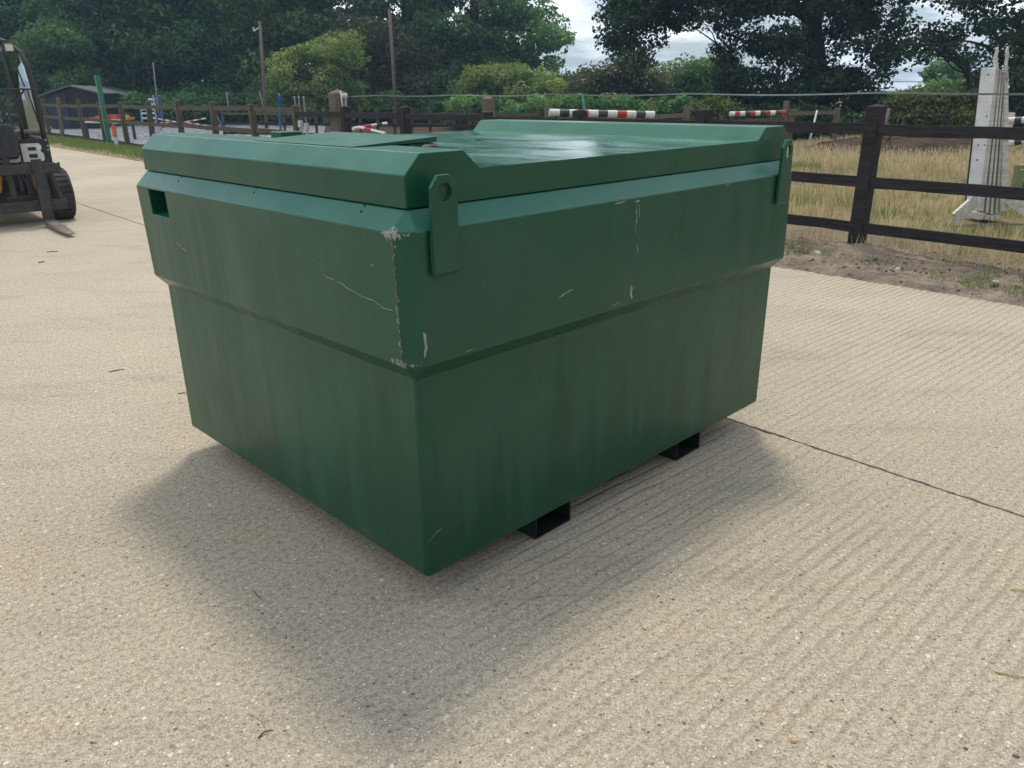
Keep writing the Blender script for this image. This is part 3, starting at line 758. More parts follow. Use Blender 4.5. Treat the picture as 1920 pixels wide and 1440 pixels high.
# ------------------------------------------------------------------ the green tank
TX, TY, TYAW = -0.2639, 2.0117, math.radians(44.632)
L, W, E_, CH = 2.0129, 1.6842, 0.0466, 0.0472
Z0, Z1, Z2, Z3, Z4, Z5, Z6, Z7, Z8 = .1126, .7583, .808, 1.1699, 1.2221, 1.2245, 1.3072, 1.3597, 1.3088
D_, B2, T_, B3 = .0071, .0531, .1478, .0552
tank = thing('storage_tank', 'large green steel bunded tank standing on the concrete yard', 'tank', (TX, TY, 0), TYAW)
import bmesh
def ringpts(e, c, z, sh=0.0):
    x0, x1, y0, y1 = -e + sh, L + e + sh, -e, W + e
    return [(x0 + c, y0, z), (x1 - c, y0, z), (x1, y0 + c, z), (x1, y1 - c, z), (x1 - c, y1, z), (x0 + c, y1, z), (x0, y1 - c, z), (x0, y0 + c, z)]
rings = [ringpts(0, .012, Z0), ringpts(0, .010, Z1), ringpts(E_, CH, Z2, .0036), ringpts(E_, CH, Z3, -.0074), ringpts(.003, .004, Z4)]
bm = bmesh.new()
RV = [[bm.verts.new(p) for p in r] for r in rings]
for a, b in zip(RV[:-1], RV[1:]):
    for i in range(8): bm.faces.new((a[i], a[(i + 1) % 8], b[(i + 1) % 8], b[i]))
bm.faces.new(list(reversed(RV[0]))); bm.faces.new(RV[-1])
bm.normal_update()
# recess in the end wall
face = [f for f in bm.faces if RV[2][6] in f.verts and RV[2][7] in f.verts and RV[3][6] in f.verts][0]
def cutf(faces, co, no):
    ge = set()
    for f in faces: ge.update(f.edges); ge.update(f.verts)
    r = bmesh.ops.bisect_plane(bm, geom=list(faces) + list(ge), plane_co=co, plane_no=no)
    return [g for g in r['geom'] if isinstance(g, bmesh.types.BMFace)]
fs = [face]
for co, no in (((0, 1.412, 0), (0, 1, 0)), ((0, 1.568, 0), (0, 1, 0)), ((0, 0, 1.067), (0, 0, 1)), ((0, 0, 1.163), (0, 0, 1))):
    fs = [f for f in cutf(fs, co, no)]
cen = [f for f in fs if 1.412 < f.calc_center_median().y < 1.568 and 1.067 < f.calc_center_median().z < 1.163 and len(f.verts) == 4]
ext = bmesh.ops.extrude_discrete_faces(bm, faces=[cen[0]])
for v in ext['faces'][0].verts: v.co.x += 0.11
bmesh.ops.recalc_face_normals(bm, faces=bm.faces)
# split into lower and upper body parts
me = bpy.data.meshes.new('upper_body'); bm.to_mesh(me)
lowf = [f for f in bm.faces if f.calc_center_median().z < Z1 - 0.01]
bml = bm.copy(); bm.free()
bmu = bmesh.new(); bmu.from_mesh(me)
bmesh.ops.delete(bmu, geom=[f for f in bmu.faces if f.calc_center_median().z < Z1 - .01], context='FACES')
bmesh.ops.delete(bml, geom=[f for f in bml.faces if f.calc_center_median().z >= Z1 - .01], context='FACES')
bmu.to_mesh(me); bmu.free()
mel = bpy.data.meshes.new('lower_body'); bml.to_mesh(mel); bml.free()
def link_bev(n, me, width=.004, m_=None):
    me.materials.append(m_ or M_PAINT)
    o = bpy.data.objects.new(n, me); COL.objects.link(o); o.parent = tank
    md = o.modifiers.new('bevel', 'BEVEL'); md.width = width; md.segments = 3; md.limit_method = 'ANGLE'; md.angle_limit = math.radians(20)
    for p in me.polygons: p.use_smooth = True
    md.harden_normals = True
    return o
upper = link_bev('upper_body', me, .004)
lower = link_bev('lower_body', mel, .007)

# lid: folded profile along v, roof panel slightly buckled
prof = [(-D_, Z5), (-D_, Z6), (-D_ + B2, Z7), (-D_ + B2 + T_, Z7), (-D_ + B2 + T_ + B3, Z8), (L + D_ - B2 - T_ - B3, Z8), (L + D_ - B2 - T_, Z7), (L + D_ - B2, Z7), (L + D_, Z6), (L + D_, Z5)]
m = MB()
n = len(prof)
vs = [(u, -D_, z) for u, z in prof] + [(u, W + D_, z) for u, z in prof]
fcs = [(i, i + 1, i + 1 + n, i + n) for i in range(n - 1) if i != 4]
fcs += [tuple(range(n))[::-1], tuple(range(n, 2 * n)), (0, n - 1, 2 * n - 1, n)]
m.add(vs, fcs)
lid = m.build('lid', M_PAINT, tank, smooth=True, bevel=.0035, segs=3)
lid.modifiers['bevel'].harden_normals = True
u0, u1 = prof[4][0], prof[5][0]
m = MB(); NU, NV = 70, 60; vs = []
for j in range(NV + 1):
    for i in range(NU + 1):
        a, b_ = i / NU, j / NV
        u = u0 + (u1 - u0) * a; v = -D_ + .001 + (W + 2 * D_ - .002) * b_
        edge_ = min(1, min(a, 1 - a) * 9) * min(1, min(b_, 1 - b_) * 9)
        z = Z8 + edge_ * (0.0028 * math.sin(u * 7 + 1.1 * math.sin(v * 3)) * math.cos(v * 4.3 + u) + 0.0022 * math.sin(u * 15 + v * 2.5) + 0.0012 * math.sin(v * 13 - u * 4))
        z -= 0.0035 * max(0, 1 - abs(u - 1.023) / 0.035) * min(1, min(b_, 1 - b_) * 30)
        vs.append((u, v, z))
m.add(vs, [(j * (NU + 1) + i, j * (NU + 1) + i + 1, (j + 1) * (NU + 1) + i + 1, (j + 1) * (NU + 1) + i) for j in range(NV) for i in range(NU)])
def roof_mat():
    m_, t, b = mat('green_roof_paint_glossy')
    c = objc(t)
    col = mixc(t, ramp(t, noise(t, c, 3, 6, .65), [(.3, (0, 0, 0)), (.7, (1, 1, 1))]), (0.03, 0.125, 0.09), (0.06, 0.19, 0.145))  # roof paler than the walls, reflected sky put into its colour
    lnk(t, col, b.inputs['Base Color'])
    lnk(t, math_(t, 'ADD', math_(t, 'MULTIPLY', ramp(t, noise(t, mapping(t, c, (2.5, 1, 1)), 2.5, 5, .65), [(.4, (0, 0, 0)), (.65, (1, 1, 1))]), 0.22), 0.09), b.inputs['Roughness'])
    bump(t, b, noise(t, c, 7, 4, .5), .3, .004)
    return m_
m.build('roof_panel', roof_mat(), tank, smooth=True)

def plate(name, u0, u1, v0, v1, z0, z1, bev=.002, m_=None, parent=None):
    mm = MB(); mm.box(((u0 + u1) / 2, (v0 + v1) / 2, (z0 + z1) / 2), (u1 - u0, v1 - v0, z1 - z0))
    return mm.build(name, m_ or M_PAINT, parent or tank, bevel=bev)
# access hatch over the near rib, and a small cap further back
mm = MB(); h0, h1, hz0, hz1 = .052, .358, Z7 + .0025, Z7 + .017
mm.add([(h0, .302, Z7 + .0008), (h1, .302, Z7 + .001), (h1, .872, Z7 + .001), (h0, .872, Z7 + .0008), (h0, .302, hz0), (h1, .302, hz1), (h1, .872, hz1), (h0, .872, hz0)], [(3, 2, 1, 0), (4, 5, 6, 7), (0, 1, 5, 4), (1, 2, 6, 5), (2, 3, 7, 6), (3, 0, 4, 7)])
hatch = mm.build('hatch', M_PAINT, tank, bevel=.0015)
mm = MB(); mm.box((.345, .587, 1.336), (.006, .56, .046)); mm.box((.30, .31, 1.336), (.09, .006, .044)); mm.build('hatch_skirt', M_PAINT, hatch, bevel=.001)
mm = MB(); mm.box((.327, .3, 1.352), (.05, .018, .009)); mm.tube([(.29, .292, 1.35), (.34, .288, 1.351), (.356, .296, 1.350)], .0045, 6); mm.build('latch', M_STEEL, hatch)
plate('small_cap', .238, .322, 1.02, 1.10, Z7 - .03, Z7 + .016, .003)
# lifting lugs
def lug(uc, flip=False, back=False):
    wd, zb, zt, th = .043, 1.056, 1.3075, .012
    out_ = [(-wd, zb), (wd, zb), (wd, zt - .030), (wd * .45, zt), (-wd * .45, zt), (-wd, zt - .030)]
    # plate outline with a round hole: quads between hole ring and outline ring
    K = 24; hc = (0, 1.263); hr = .0245
    def outline(t):
        dx, dz = math.cos(t), math.sin(t); best = 9
        P_ = out_; c = hc
        for i in range(len(P_)):
            ax, az = P_[i][0] - c[0], P_[i][1] - c[1]; bx, bz = P_[(i + 1) % len(P_)][0] - c[0], P_[(i + 1) % len(P_)][1] - c[1]
            ex, ez = bx - ax, bz - az; den = dx * ez - dz * ex
            if abs(den) < 1e-9: continue
            tt = (ax * ez - az * ex) / den; ss = (ax * dz - az * dx) / den
            if tt > 0 and -1e-6 <= ss <= 1 + 1e-6: best = min(best, tt)
        return dx * best + hc[0], dz * best + hc[1]
    angs = sorted([2 * math.pi * k / K for k in range(K)] + [math.atan2(p[1] - hc[1], p[0] - hc[0]) % (2 * math.pi) for p in out_])
    K = len(angs)
    yf = (-.0635, -.0635 + th) if not back else (W + .0515, W + .0635)
    vs = []
    for y in yf:
        for t in angs: vs.append((uc + hc[0] + hr * math.cos(t), y, hc[1] + hr * math.sin(t)))
        for t in angs:
            ox, oz = outline(t); vs.append((uc + ox, y, oz))
    fc = []
    for k in range(K):
        k2 = (k + 1) % K
        fc.append((k, k2, K + k2, K + k)); fc.append((2 * K + k, 3 * K + k, 3 * K + k2, 2 * K + k2))
        fc.append((K + k, K + k2, 3 * K + k2, 3 * K + k)); fc.append((k, 2 * K + k, 2 * K + k2, k2))
    mm = MB(); mm.add(vs, fc)
    o = mm.build('lifting_lug', M_PAINT, tank, bevel=.0015)
    # rounded-edged weld line at the foot
    ww = MB(); y = yf[0] + .008 if not back else yf[0] + .002
    ww.tube([(uc - wd, y, zb - .001), (uc + wd, y, zb - .001)], .004, 6)
    ww.tube([(uc - wd - .001, y, zb), (uc - wd - .001, y, Z3 - .01)], .003, 6)
    ww.build('weld_bead', M_PAINT, o)
    return o
lug(.0745); lug(1.9145); lug(.0745, back=True); lug(1.9145, back=True)
# disc plugging the near lug's hole from behind
mm = MB(); mm.tube([(.0745, -.0525, 1.263), (.0745, -.0515, 1.263)], .024, 20); mm.build('hole_plug', M_PAINT, tank)
# fork pockets
M_POCK = simple('shaded_black_green', (.006, .012, .010), .6)  # shade inside the pockets put into the colour, near black instead of tank green
for a, b in ((.5211, .7093), (1.4016, 1.5844)):
    mm = MB(); t_ = .006
    mm.box(((a + b) / 2, W / 2, t_ / 2), (b - a, W - .08, t_))
    mm.box((a + t_ / 2, W / 2, .059), (t_, W - .08, .107)); mm.box((b - t_ / 2, W / 2, .059), (t_, W - .08, .107))
    mm.build('fork_pocket', M_POCK, tank)
# drilled holes on the near bevel
def bevpt(v, f):   # on the end bevel between Z3 and Z4
    return (-E_ - .0074 + (E_ + .0044) * f, v, Z3 + (Z4 - Z3) * f)
def bev_v(px, py):
    # intersect with the bevel plane
    y0 = -E_ - .0074; n_ = Vector((-(Z4 - Z3), 0, (E_ + .0044))).normalized()
    a = math.radians(44.632); U3 = Vector((math.cos(a), math.sin(a), 0)); V3 = Vector((-math.sin(a), math.cos(a), 0))
    d = ray(px, py); d = Vector(d); dl = Vector((d.dot(U3), d.dot(V3), d.z)); c = Vector((0, 0, CAM_H)) - Vector((TX, TY, 0)); cl = Vector((c.dot(U3), c.dot(V3), c.z))
    t = (Vector((y0, 0, Z3)) - cl).dot(n_) / dl.dot(n_)
    q = cl + dl * t
    return q, n_
for px, py in ((340.6, 332), (334.8, 340), (481, 353), (476, 361), (683.7, 385.7), (677, 396.6)):
    q, n_ = bev_v(px, py)
    mm = MB(); mm.tube([q - n_ * .001, q + n_ * .0008], .0042, 10); mm.build('drilled_hole', M_HOLE, tank)
# scrapes, chips and paint runs: thin flakes 0.6 mm proud of the steel
def flake(plane, pts, wd, m_, name='scratch'):
    """plane 'u': end wall (u const), pts are (v,z); plane 'v': long wall, pts are (u,z)"""
    mm = MB(); P_ = []
    for i, (a, z) in enumerate(pts):
        i0, i1 = max(i - 1, 0), min(i + 1, len(pts) - 1)
        dx, dz = pts[i1][0] - pts[i0][0], pts[i1][1] - pts[i0][1]; l = math.hypot(dx, dz) or 1
        ww = wd * random.uniform(.2, 1.0) * (0.35 if i in (0, len(pts) - 1) else 1)
        P_.append(((a - dz / l * ww, z + dx / l * ww), (a + dz / l * ww, z - dx / l * ww)))
    vs = []
    def off(z):
        if z < Z1: return 0.0
        if z < Z2: return E_ * (z - Z1) / (Z2 - Z1) - .0036
        f = (z - Z2) / (Z3 - Z2)
        return E_ + (-.0036 * (1 - f) + .0074 * f if plane == 'u' else 0)
    for (a0, z0), (a1, z1) in P_:
        for a, z in ((a0, z0), (a1, z1)):
            o_ = -off(z) - .0007
            vs.append((o_, a, z) if plane == 'u' else (a, o_, z))
    k = len(P_)
    mm.add(vs, [(2 * i, 2 * i + 1, 2 * i + 3, 2 * i + 2) for i in range(k - 1)])
    return mm.build(name, m_, tank)
def wig(pts, n=6, j=.003):
    r = []
    for (a, b), (c, d) in zip(pts[:-1], pts[1:]):
        for k in range(n): t = k / n; r.append((a + (c - a) * t + random.gauss(0, j), b + (d - b) * t + random.gauss(0, j)))
    return r + [pts[-1]]
flake('u', wig([(.345, 1.007), (.285, 1.003), (.23, .992), (.16, .975), (.105, .975), (.06, .962), (.02, .962)], 3, .0012), .0016, M_CHIP)
flake('u', wig([(1.388, .977), (1.365, .973), (1.355, .966)], 3, .001), .003, M_CHIP)
flake('u', wig([(1.345, .962), (1.32, .958), (1.305, .950)], 3, .001), .0028, M_CHIP)
flake('u', wig([(.105, 1.075), (.09, 1.072)], 3, .002), .004, M_CHIPB)
flake('u', wig([(.40, 1.045), (.385, 1.04)], 2, .002), .003, M_CHIP)
flake('v', wig([(.53, .902), (.56, .908), (.60, .916)], 3, .001), .0035, M_CHIP)
flake('v', wig([(.794, 1.160), (.856, 1.163)], 5, .0015), .0035, M_CHIPB)
flake('v', wig([(1.464, 1.162), (1.514, 1.165)], 5, .0015), .0035, M_CHIPB)
flake('v', wig([(.905, 1.158), (.93, 1.158)], 3, .001), .006, M_CHIP)
flake('v', wig([(.915, 1.150), (.918, 1.09), (.914, 1.05)], 4, .002), .003, M_CHIP)
flake('v', wig([(.930, 1.150), (.931, 1.10)], 4, .001), .0025, M_CHIP)
flake('v', wig([(.930, 1.015), (.931, .985)], 3, .001), .0025, M_CHIP)
flake('v', wig([(.905, .875), (.909, .845), (.912, .826)], 3, .002), .008, M_CHIP)
flake('v', wig([(.134, .815), (.184, .822)], 4, .002), .0025, M_CHIPB)
flake('v', wig([(.80, .822), (.85, .826)], 4, .002), .003, M_CHIPB)
flake('v', wig([(.008, .235), (.035, .255), (.07, .262)], 3, .001), .0013, M_CHIP)
flake('v', wig([(.0, .905), (.004, .87), (-.004, .835)], 4, .002), .0055, simple('lilac_grey_primer', (0.33, 0.34, 0.42), .6))
flake('u', wig([(1.490, .40), (1.478, .33), (1.468, .27), (1.455, .215)], 4, .0008), .0013, M_RUN, 'paint_run')
flake('u', wig([(1.432, .395), (1.438, .30), (1.425, .22), (1.42, .19)], 4, .0008), .0013, M_RUN, 'paint_run')
flake('u', wig([(1.405, .21), (1.402, .16)], 3, .0008), .0013, M_RUN, 'paint_run')
# seam crack down the near edge of the chamfer
mm = MB()
zz = np.linspace(Z2 + .002, Z3 - .002, 60); vs = []
for z in zz:
    f = (z - Z2) / (Z3 - Z2); x = -E_ + .0036 * (1 - f) - .0074 * f - .0003; y = -E_ + CH
    wv = .0007 + abs(random.gauss(0, .0009))
    vs += [(x + .0002, y + wv, z), (x - .0016, y - .0004, z), (x + .0012, y - wv * 1.2 - .0012, z)]
mm.add(vs, [(3 * i + a, 3 * i + a + 1, 3 * i + a + 4, 3 * i + a + 3) for i in range(len(zz) - 1) for a in (0, 1)])
mm.build('corner_seam', simple('seam_rust', (.03, .028, .02), .8, 0, .5, 80, col2=(.22, .22, .18)), tank)

# ------------------------------------------------------------------ fences
fr = math.atan2(fU[1], fU[0])
def post_mesh(h, w_, d_, tilt=(0, 0), cap=0.0, weather=False):
    mm = MB(); hw, hd = w_ / 2, d_ / 2
    b = [(-hw, -hd, -.15), (hw, -hd, -.15), (hw, hd, -.15), (-hw, hd, -.15)]
    tx, ty = tilt
    t = [(-hw + tx, -hd + ty, h), (hw + tx, -hd + ty, h), (hw + tx, hd + ty, h), (-hw + tx, hd + ty, h)]
    if cap:
        vs = b + t + [(tx, ty, h + cap)]
        mm.add(vs, [(3, 2, 1, 0), (0, 1, 5, 4), (1, 2, 6, 5), (2, 3, 7, 6), (3, 0, 4, 7), (4, 5, 8), (5, 6, 8), (6, 7, 8), (7, 4, 8)])
    else:
        mm.add(b + t, [(3, 2, 1, 0), (4, 5, 6, 7), (0, 1, 5, 4), (1, 2, 6, 5), (2, 3, 7, 6), (3, 0, 4, 7)])
    return mm
def put_post(parent, p, h, w_, d_, m_, rz=fr, tilt=(0, 0), cap=0.0):
    o = post_mesh(h, w_, d_, tilt, cap).build('post', m_, parent, bevel=.006, segs=1)
    o.location = p; o.rotation_euler = (0, 0, rz); return o
def put_rail(parent, a, b, wd, ht, m_, bevel=.004):
    a, b = Vector(a), Vector(b); Ld = (b - a).length
    mm = MB(); k = 6; vs = []
    for i in range(k + 1):
        x = Ld * i / k; j = random.gauss(0, .003) if 0 < i < k else 0; j2 = random.gauss(0, .003)
        vs += [(x, -wd / 2 + j, -ht / 2 + j2), (x, wd / 2 + j, -ht / 2 + j2), (x, wd / 2 + j, ht / 2 + j2 * .5), (x, -wd / 2 + j, ht / 2 + j2 * .5)]
    fc = [(i * 4 + q, i * 4 + (q + 1) % 4, (i + 1) * 4 + (q + 1) % 4, (i + 1) * 4 + q) for i in range(k) for q in range(4)]
    fc += [(0, 1, 2, 3), (k * 4 + 3, k * 4 + 2, k * 4 + 1, k * 4)]
    mm.add(vs, fc)
    o = mm.build('rail', m_, parent)
    d = (b - a).normalized(); o.location = a
    y = Vector((0, 0, 1)).cross(d).normalized(); z = d.cross(y)
    o.rotation_euler = Matrix((d, y, z)).transposed().to_euler()
    return o

dark = thing('post_and_rail_fence', 'dark stained three rail fence along the yard edge, nearest and at right', 'fence')
DP = [(-4.0, 1.33), (-2.0, 1.33), (0.0, 1.345), (1.91, 1.30), (3.82, 1.27), (5.72, 1.235), (7.84, 1.29), (9.79, 1.28)]
for s_, h in DP:
    put_post(dark, fl(s_), h, .125, .15, M_DARKWOOD, tilt=(random.gauss(0, .008), random.gauss(0, .008)), cap=.022)
for i, (a, b) in enumerate(zip(DP[:-1], DP[1:])):
    for z in (1.135, .665, .235):
        if a[0] > 5.5 and z < .5: pass
        dz = random.gauss(0, .006)
        put_rail(dark, fl(a[0] + .066, -.03, z + dz + (0 if a[0] < 5 else .01)), fl(b[0] - .066, -.03, z + dz), .04, .098, M_DARKWOOD)
put_rail(dark, fl(9.87, 0, 1.15), fl(11.7, 0, 1.13), .04, .10, M_DARKWOOD)
put_rail(dark, fl(9.87, 0, .72), fl(11.7, 0, .70), .04, .10, M_DARKWOOD)

brown = thing('post_and_rail_fence', 'weathered brown fence between the grass verge and the riding arena, far left', 'fence')
BP = [(11.77, 1.29), (13.75, 1.31), (16.13, 1.36), (18.43, 1.38), (20.89, 1.36), (23.31, 1.34), (25.75, 1.34), (28.22, 1.42), (33.66, 1.43), (36.2, 1.4), (38.6, 1.4), (41, 1.4)]
for s_, h in BP:
    put_post(brown, fl(s_), h, .115, .13, M_BROWNWOOD, tilt=(random.gauss(0, .02), random.gauss(0, .02)), cap=.015)
for a, b in zip(BP[:-1], BP[1:]):
    for z in (1.215, .765, .08):
        hh = .10 if z > .1 else .16
        dz = random.gauss(0, .012)
        put_rail(brown, fl(a[0] + .06, -.01, z + dz), fl(b[0] - .06, -.01, z + random.gauss(0, .012)), .04, hh, M_BROWNWOOD if z > .1 else M_DARKWOOD)
lp = fl(31.0, -.12)
o = thing('leaning_fence_post', 'pale leaning timber post propped against the brown fence beside the cab', 'post', lp)
mm = MB(); mm.beam((0, 0, -.05), tuple(Vector(at(108, 182, lp.y)) - lp), .10, .12); mm.build('stake', M_OLDWOOD, o)

g1 = tag(post_mesh(1.52, .27, .27, cap=.07).build('gate_post', M_OLDWOOD, bevel=.01, segs=1), 'big square brown gate post with pyramid cap where the two fences meet', 'gate post', 'square gate posts')
g1.location = fl(10.45, .25); g1.rotation_euler = (0, 0, fr)
p_ = at(916, 220, 14.6)
g2 = tag(post_mesh(1.40, .17, .17, cap=.06).build('gate_post', M_OLDWOOD, bevel=.01, segs=1), 'yellowish square post with pyramid cap behind the middle of the dark fence', 'gate post', 'square gate posts')
g2.location = (p_[0], 14.6, 0); g2.rotation_euler = (0, 0, fr)

# green steel post and short rust and white marker
q = gnd(206, 272)
o = MB(); o.box((0, 0, 1.06), (.14, .14, 2.16)); o = o.build('green_steel_post', M_GREENP, bevel=.004)
o.location = (q[0], q[1], 0); o.rotation_euler = (0.0, 0, fr); tag(o, 'tall green box section steel post in front of the brown fence', 'post')
q = gnd(220, 279)
o = thing('marker_post', 'short white and rusty orange marker stake right of the green steel post', 'post', (q[0], q[1], 0))
mm = MB(); mm.box((0, 0, .25), (.10, .06, .5)); mm.build('stake', M_WHITEWOOD, o)
mm = MB(); mm.box((0, 0, .52), (.106, .066, .34)); mm.build('rusty_sleeve', M_ORANGE, o)

# electric tape with stand-off insulators
tape = thing('electric_fence_tape', 'long pale green electric tape strung just above the dark fence', 'fence tape')
ts = np.linspace(9.79, -6, 60); vs = []
for s_ in ts:
    bay = (s_ % 2.2) / 2.2
    z = 1.478 - .02 * math.sin(math.pi * bay) - .012 * (9.79 - s_) / 9
    tw = .35 * math.sin(s_ * 1.3) + .2
    hw = .0085
    a = fl(s_, .10 - math.sin(tw) * hw, z - math.cos(tw) * hw); b = fl(s_, .10 + math.sin(tw) * hw, z + math.cos(tw) * hw)
    vs += [a, b, b + Vector((fN[0] * .002, fN[1] * .002, 0)), a + Vector((fN[0] * .002, fN[1] * .002, 0))]
k = len(ts)
mm = MB(); mm.add(vs, [(i * 4 + q, i * 4 + (q + 1) % 4, (i + 1) * 4 + (q + 1) % 4, (i + 1) * 4 + q) for i in range(k - 1) for q in range(4)]); mm.build('tape', M_TAPE, tape)
b = fl(9.79, .02); mm = MB(); mm.tube([b + Vector((0, 0, 1.25)), b + Vector((.02, 0, 1.47))], .012, 6); mm.tube([b + Vector((-.05, 0, 1.47)), b + Vector((.05, 0, 1.47))], .045, 10); mm.build('insulator', M_PALEGREY, tape)
b = fl(3.82, .04); mm = MB(); mm.tube([b + Vector((.03, 0, 1.26)), b + Vector((-.0, 0, 1.44)), b + Vector((-.03, .0, 1.475)), b + Vector((-.06, 0, 1.45))], [.013, .013, .014, .01], 7); mm.build('insulator', M_TURQ, tape)

# paddock fence beyond, greenish and broken
pad = thing('post_and_rail_fence', 'low mossy greenish rail fence beyond the striped jump poles', 'fence')
pp = [(1025, 196, 16.5), (1225, 189, 19.5), (1288, 200, 20.5), (1475, 189, 23), (1485, 205, 23.2), (1572, 202, 24)]
pts = []
for px, py, y in pp:
    t_ = at(px, py, y); pts.append(Vector((t_[0], y, 0)))
    put_post(pad, (t_[0], y, 0), float(t_[2]), .12, .12, M_OLDWOOD, rz=.5, tilt=(random.gauss(0, .02), 0))
for i, j, z in ((0, 1, .95), (1, 2, .92), (3, 5, .86), (0, 1, .5), (1, 2, .45), (3, 5, .42)):
    put_rail(pad, pts[i] + Vector((.05, -.085, z)), pts[j] + Vector((-.05, -.085, z)), .04, .10, M_OLDWOOD)
put_rail(pad, pts[2] + Vector((.05, -.085, .7)), pts[3] + Vector((-.05, -.085, .72)), .04, .10, M_BROWNWOOD)
# far arena fence
far = thing('post_and_rail_fence', 'distant dark fence at the far side of the arena in front of the trees', 'fence')
fp = [(415, 30), (470, 29.3), (530, 28.6), (590, 28), (640, 27.5), (674, 27), (706, 26.7), (738, 26.4), (770, 26), (805, 25.8), (850, 25.4), (880, 25), (960, 24.4), (1010, 24)]
pts = []
for px, y in fp:
    t_ = at(px, 203, y); pts.append(Vector((t_[0], y, 0)))
    put_post(far, (t_[0], y, 0), float(t_[2]) + random.uniform(-.02, .06), .09, .09, M_BROWNWOOD, rz=.2)
for a, b in zip(pts[:-1], pts[1:]):
    for z in (.88, .55, .22):
        put_rail(far, a + Vector((0, -.07, z)), b + Vector((0, -.07, z)), .035, .085, M_DARKWOOD if z < .8 else M_BROWNWOOD)

# ------------------------------------------------------------------ striped jump poles
def striped(label, a, b, r, cols, name='jump_pole', group=None, cat='jump pole'):
    a, b = Vector(a), Vector(b)
    root = thing(name, label, cat, a, 0, group)
    n = len(cols); d = (b - a)
    for i, c in enumerate(cols):
        mm = MB(); mm.tube([d * (i / n), d * ((i + 1) / n)], r, 10); mm.build('band', c, root, smooth=False)
    return root
Wt, Bk, Rd = M_WHITE, M_BLK, M_RED
GP = 'striped show jumping poles'
striped('thick white, black and red striped pole lying level behind the middle of the dark fence', at(1030, 211, 15.0), at(1226, 215, 15.4), .068, [Wt, Bk, Wt, Rd, Wt, Bk, Wt, Rd, Wt, Bk, Wt], group=GP)
striped('smaller red, white and black striped pole seen right of the thick striped one', at(1368, 213.5, 21), at(1472, 211, 21), .062, [Wt, Rd, Wt, Bk, Rd, Wt, Bk, Rd, Wt, Bk, Rd], group=GP)
striped('red, white and black pole tilted up above the tank hatch', at(662, 241, 13.2), at(725, 231, 14.2), .024, [Wt, Rd, Rd, Wt, Bk, Wt], group=GP)
striped('red and white pole sloping down beside the tilted pole above the tank hatch', at(672, 238, 13.2), at(722, 250, 12.8), .02, [Wt, Rd, Wt, Wt], group=GP)
# supports for those poles
for px, y, h in ((1222, 15.42, .98), (1036, 14.98, 1.0)):
    p_ = at(px, 215, y); o = MB(); o.box((0, 0, h / 2), (.09, .09, h)); o = o.build('pole_support', M_OLDWOOD); o.location = (p_[0], y + .12, 0)
    tag(o, 'short post holding the %s end of the thick striped pole' % ('right' if px > 1100 else 'left'), 'post')
for px in (1374, 1468):
    p_ = at(px, 213, 21.1); hh = float(p_[2]) - .07; o = MB(); o.box((0, 0, hh / 2), (.1, .1, hh)); o = o.build('pole_support', M_BROWNWOOD); o.location = (p_[0], 21.1, 0)
    tag(o, 'short post holding the %s end of the smaller striped pole' % ('right' if px > 1400 else 'left'), 'post')

# leaning sticks
def stick(name, label, cat, a, b, r, m_, group=None):
    a, b = Vector(a), Vector(b); mm = MB(); mm.tube([(0, 0, 0), b - a], [r, r * .85], 7)
    o = mm.build(name, m_, smooth=True); o.location = a; return tag(o, label, cat, group)
g = gnd(1515, 277); stick('jump_pole', 'thin white pole leaning in the dry grass left of the near fence post', 'jump pole', g, at(1532, 207, g[1] + .2), .028, M_WHITE)
g = gnd(1651, 276); stick('leaning_stake', 'tan stake leaning right of the near dark fence post', 'stake', g, at(1667, 203, g[1] + .2), .05, M_OLDWOOD)
stick('leaning_stake', 'small grey prop beside the tan leaning stake', 'stake', gnd(1658, 272), at(1672, 252, 20), .03, M_OLDWOOD)

# right edge jump: two black and white poles on a green panel
p1, p2 = at(1891, 226, 12.2), at(1990, 222, 11.6)
striped('upper black and white pole at the right edge behind the jump stands', p1, p2, .05, [Wt, Bk, Wt, Wt, Bk, Wt, Bk], group=GP)
p1, p2 = at(1891, 269, 12.2), at(1990, 252, 11.6)
striped('lower black and white pole at the right edge above the green panel', p1, p2, .05, [Wt, Bk, Wt, Wt, Bk, Wt, Bk], group=GP)
for px, y, hh, lab in ((1894, 12.32, 1.17, 'white post behind the stacked jump stands holding the black and white poles'), (1986, 11.72, 1.17, 'white post holding the far ends of the black and white poles beyond the right edge')):
    q = at(px, 226, y); o = MB(); o.box((0, 0, hh / 2), (.07, .07, hh)); o = o.build('pole_support', M_WHITEWOOD); o.location = (q[0], y, -.03); tag(o, lab, 'post')
fi = thing('jump_filler', 'faded olive green jump panel with dark lettering at the right edge', 'jump panel', tuple(gnd(1893, 372)[:2]) + (0,), 0)
bx = Vector(gnd(1893, 372)); py_ = bx.y
a = Vector(at(1891, 313, py_)) - bx; ztop = a.z + .0
fang = math.radians(-22)
mm = MB(); mm.box((.75 * math.cos(fang), .75 * math.sin(fang), ztop / 2 - .02), (1.5, .05, ztop - .05), rz=fang); mm.build('board', M_OLIVE, fi)
mm = MB(); mm.box((.75 * math.cos(fang), .75 * math.sin(fang), ztop), (1.56, .09, .05), rz=fang); mm.box((.02, -.0, ztop / 2), (.06, .09, ztop - .03), rz=fang); mm.build('frame', M_OLIVE, fi)
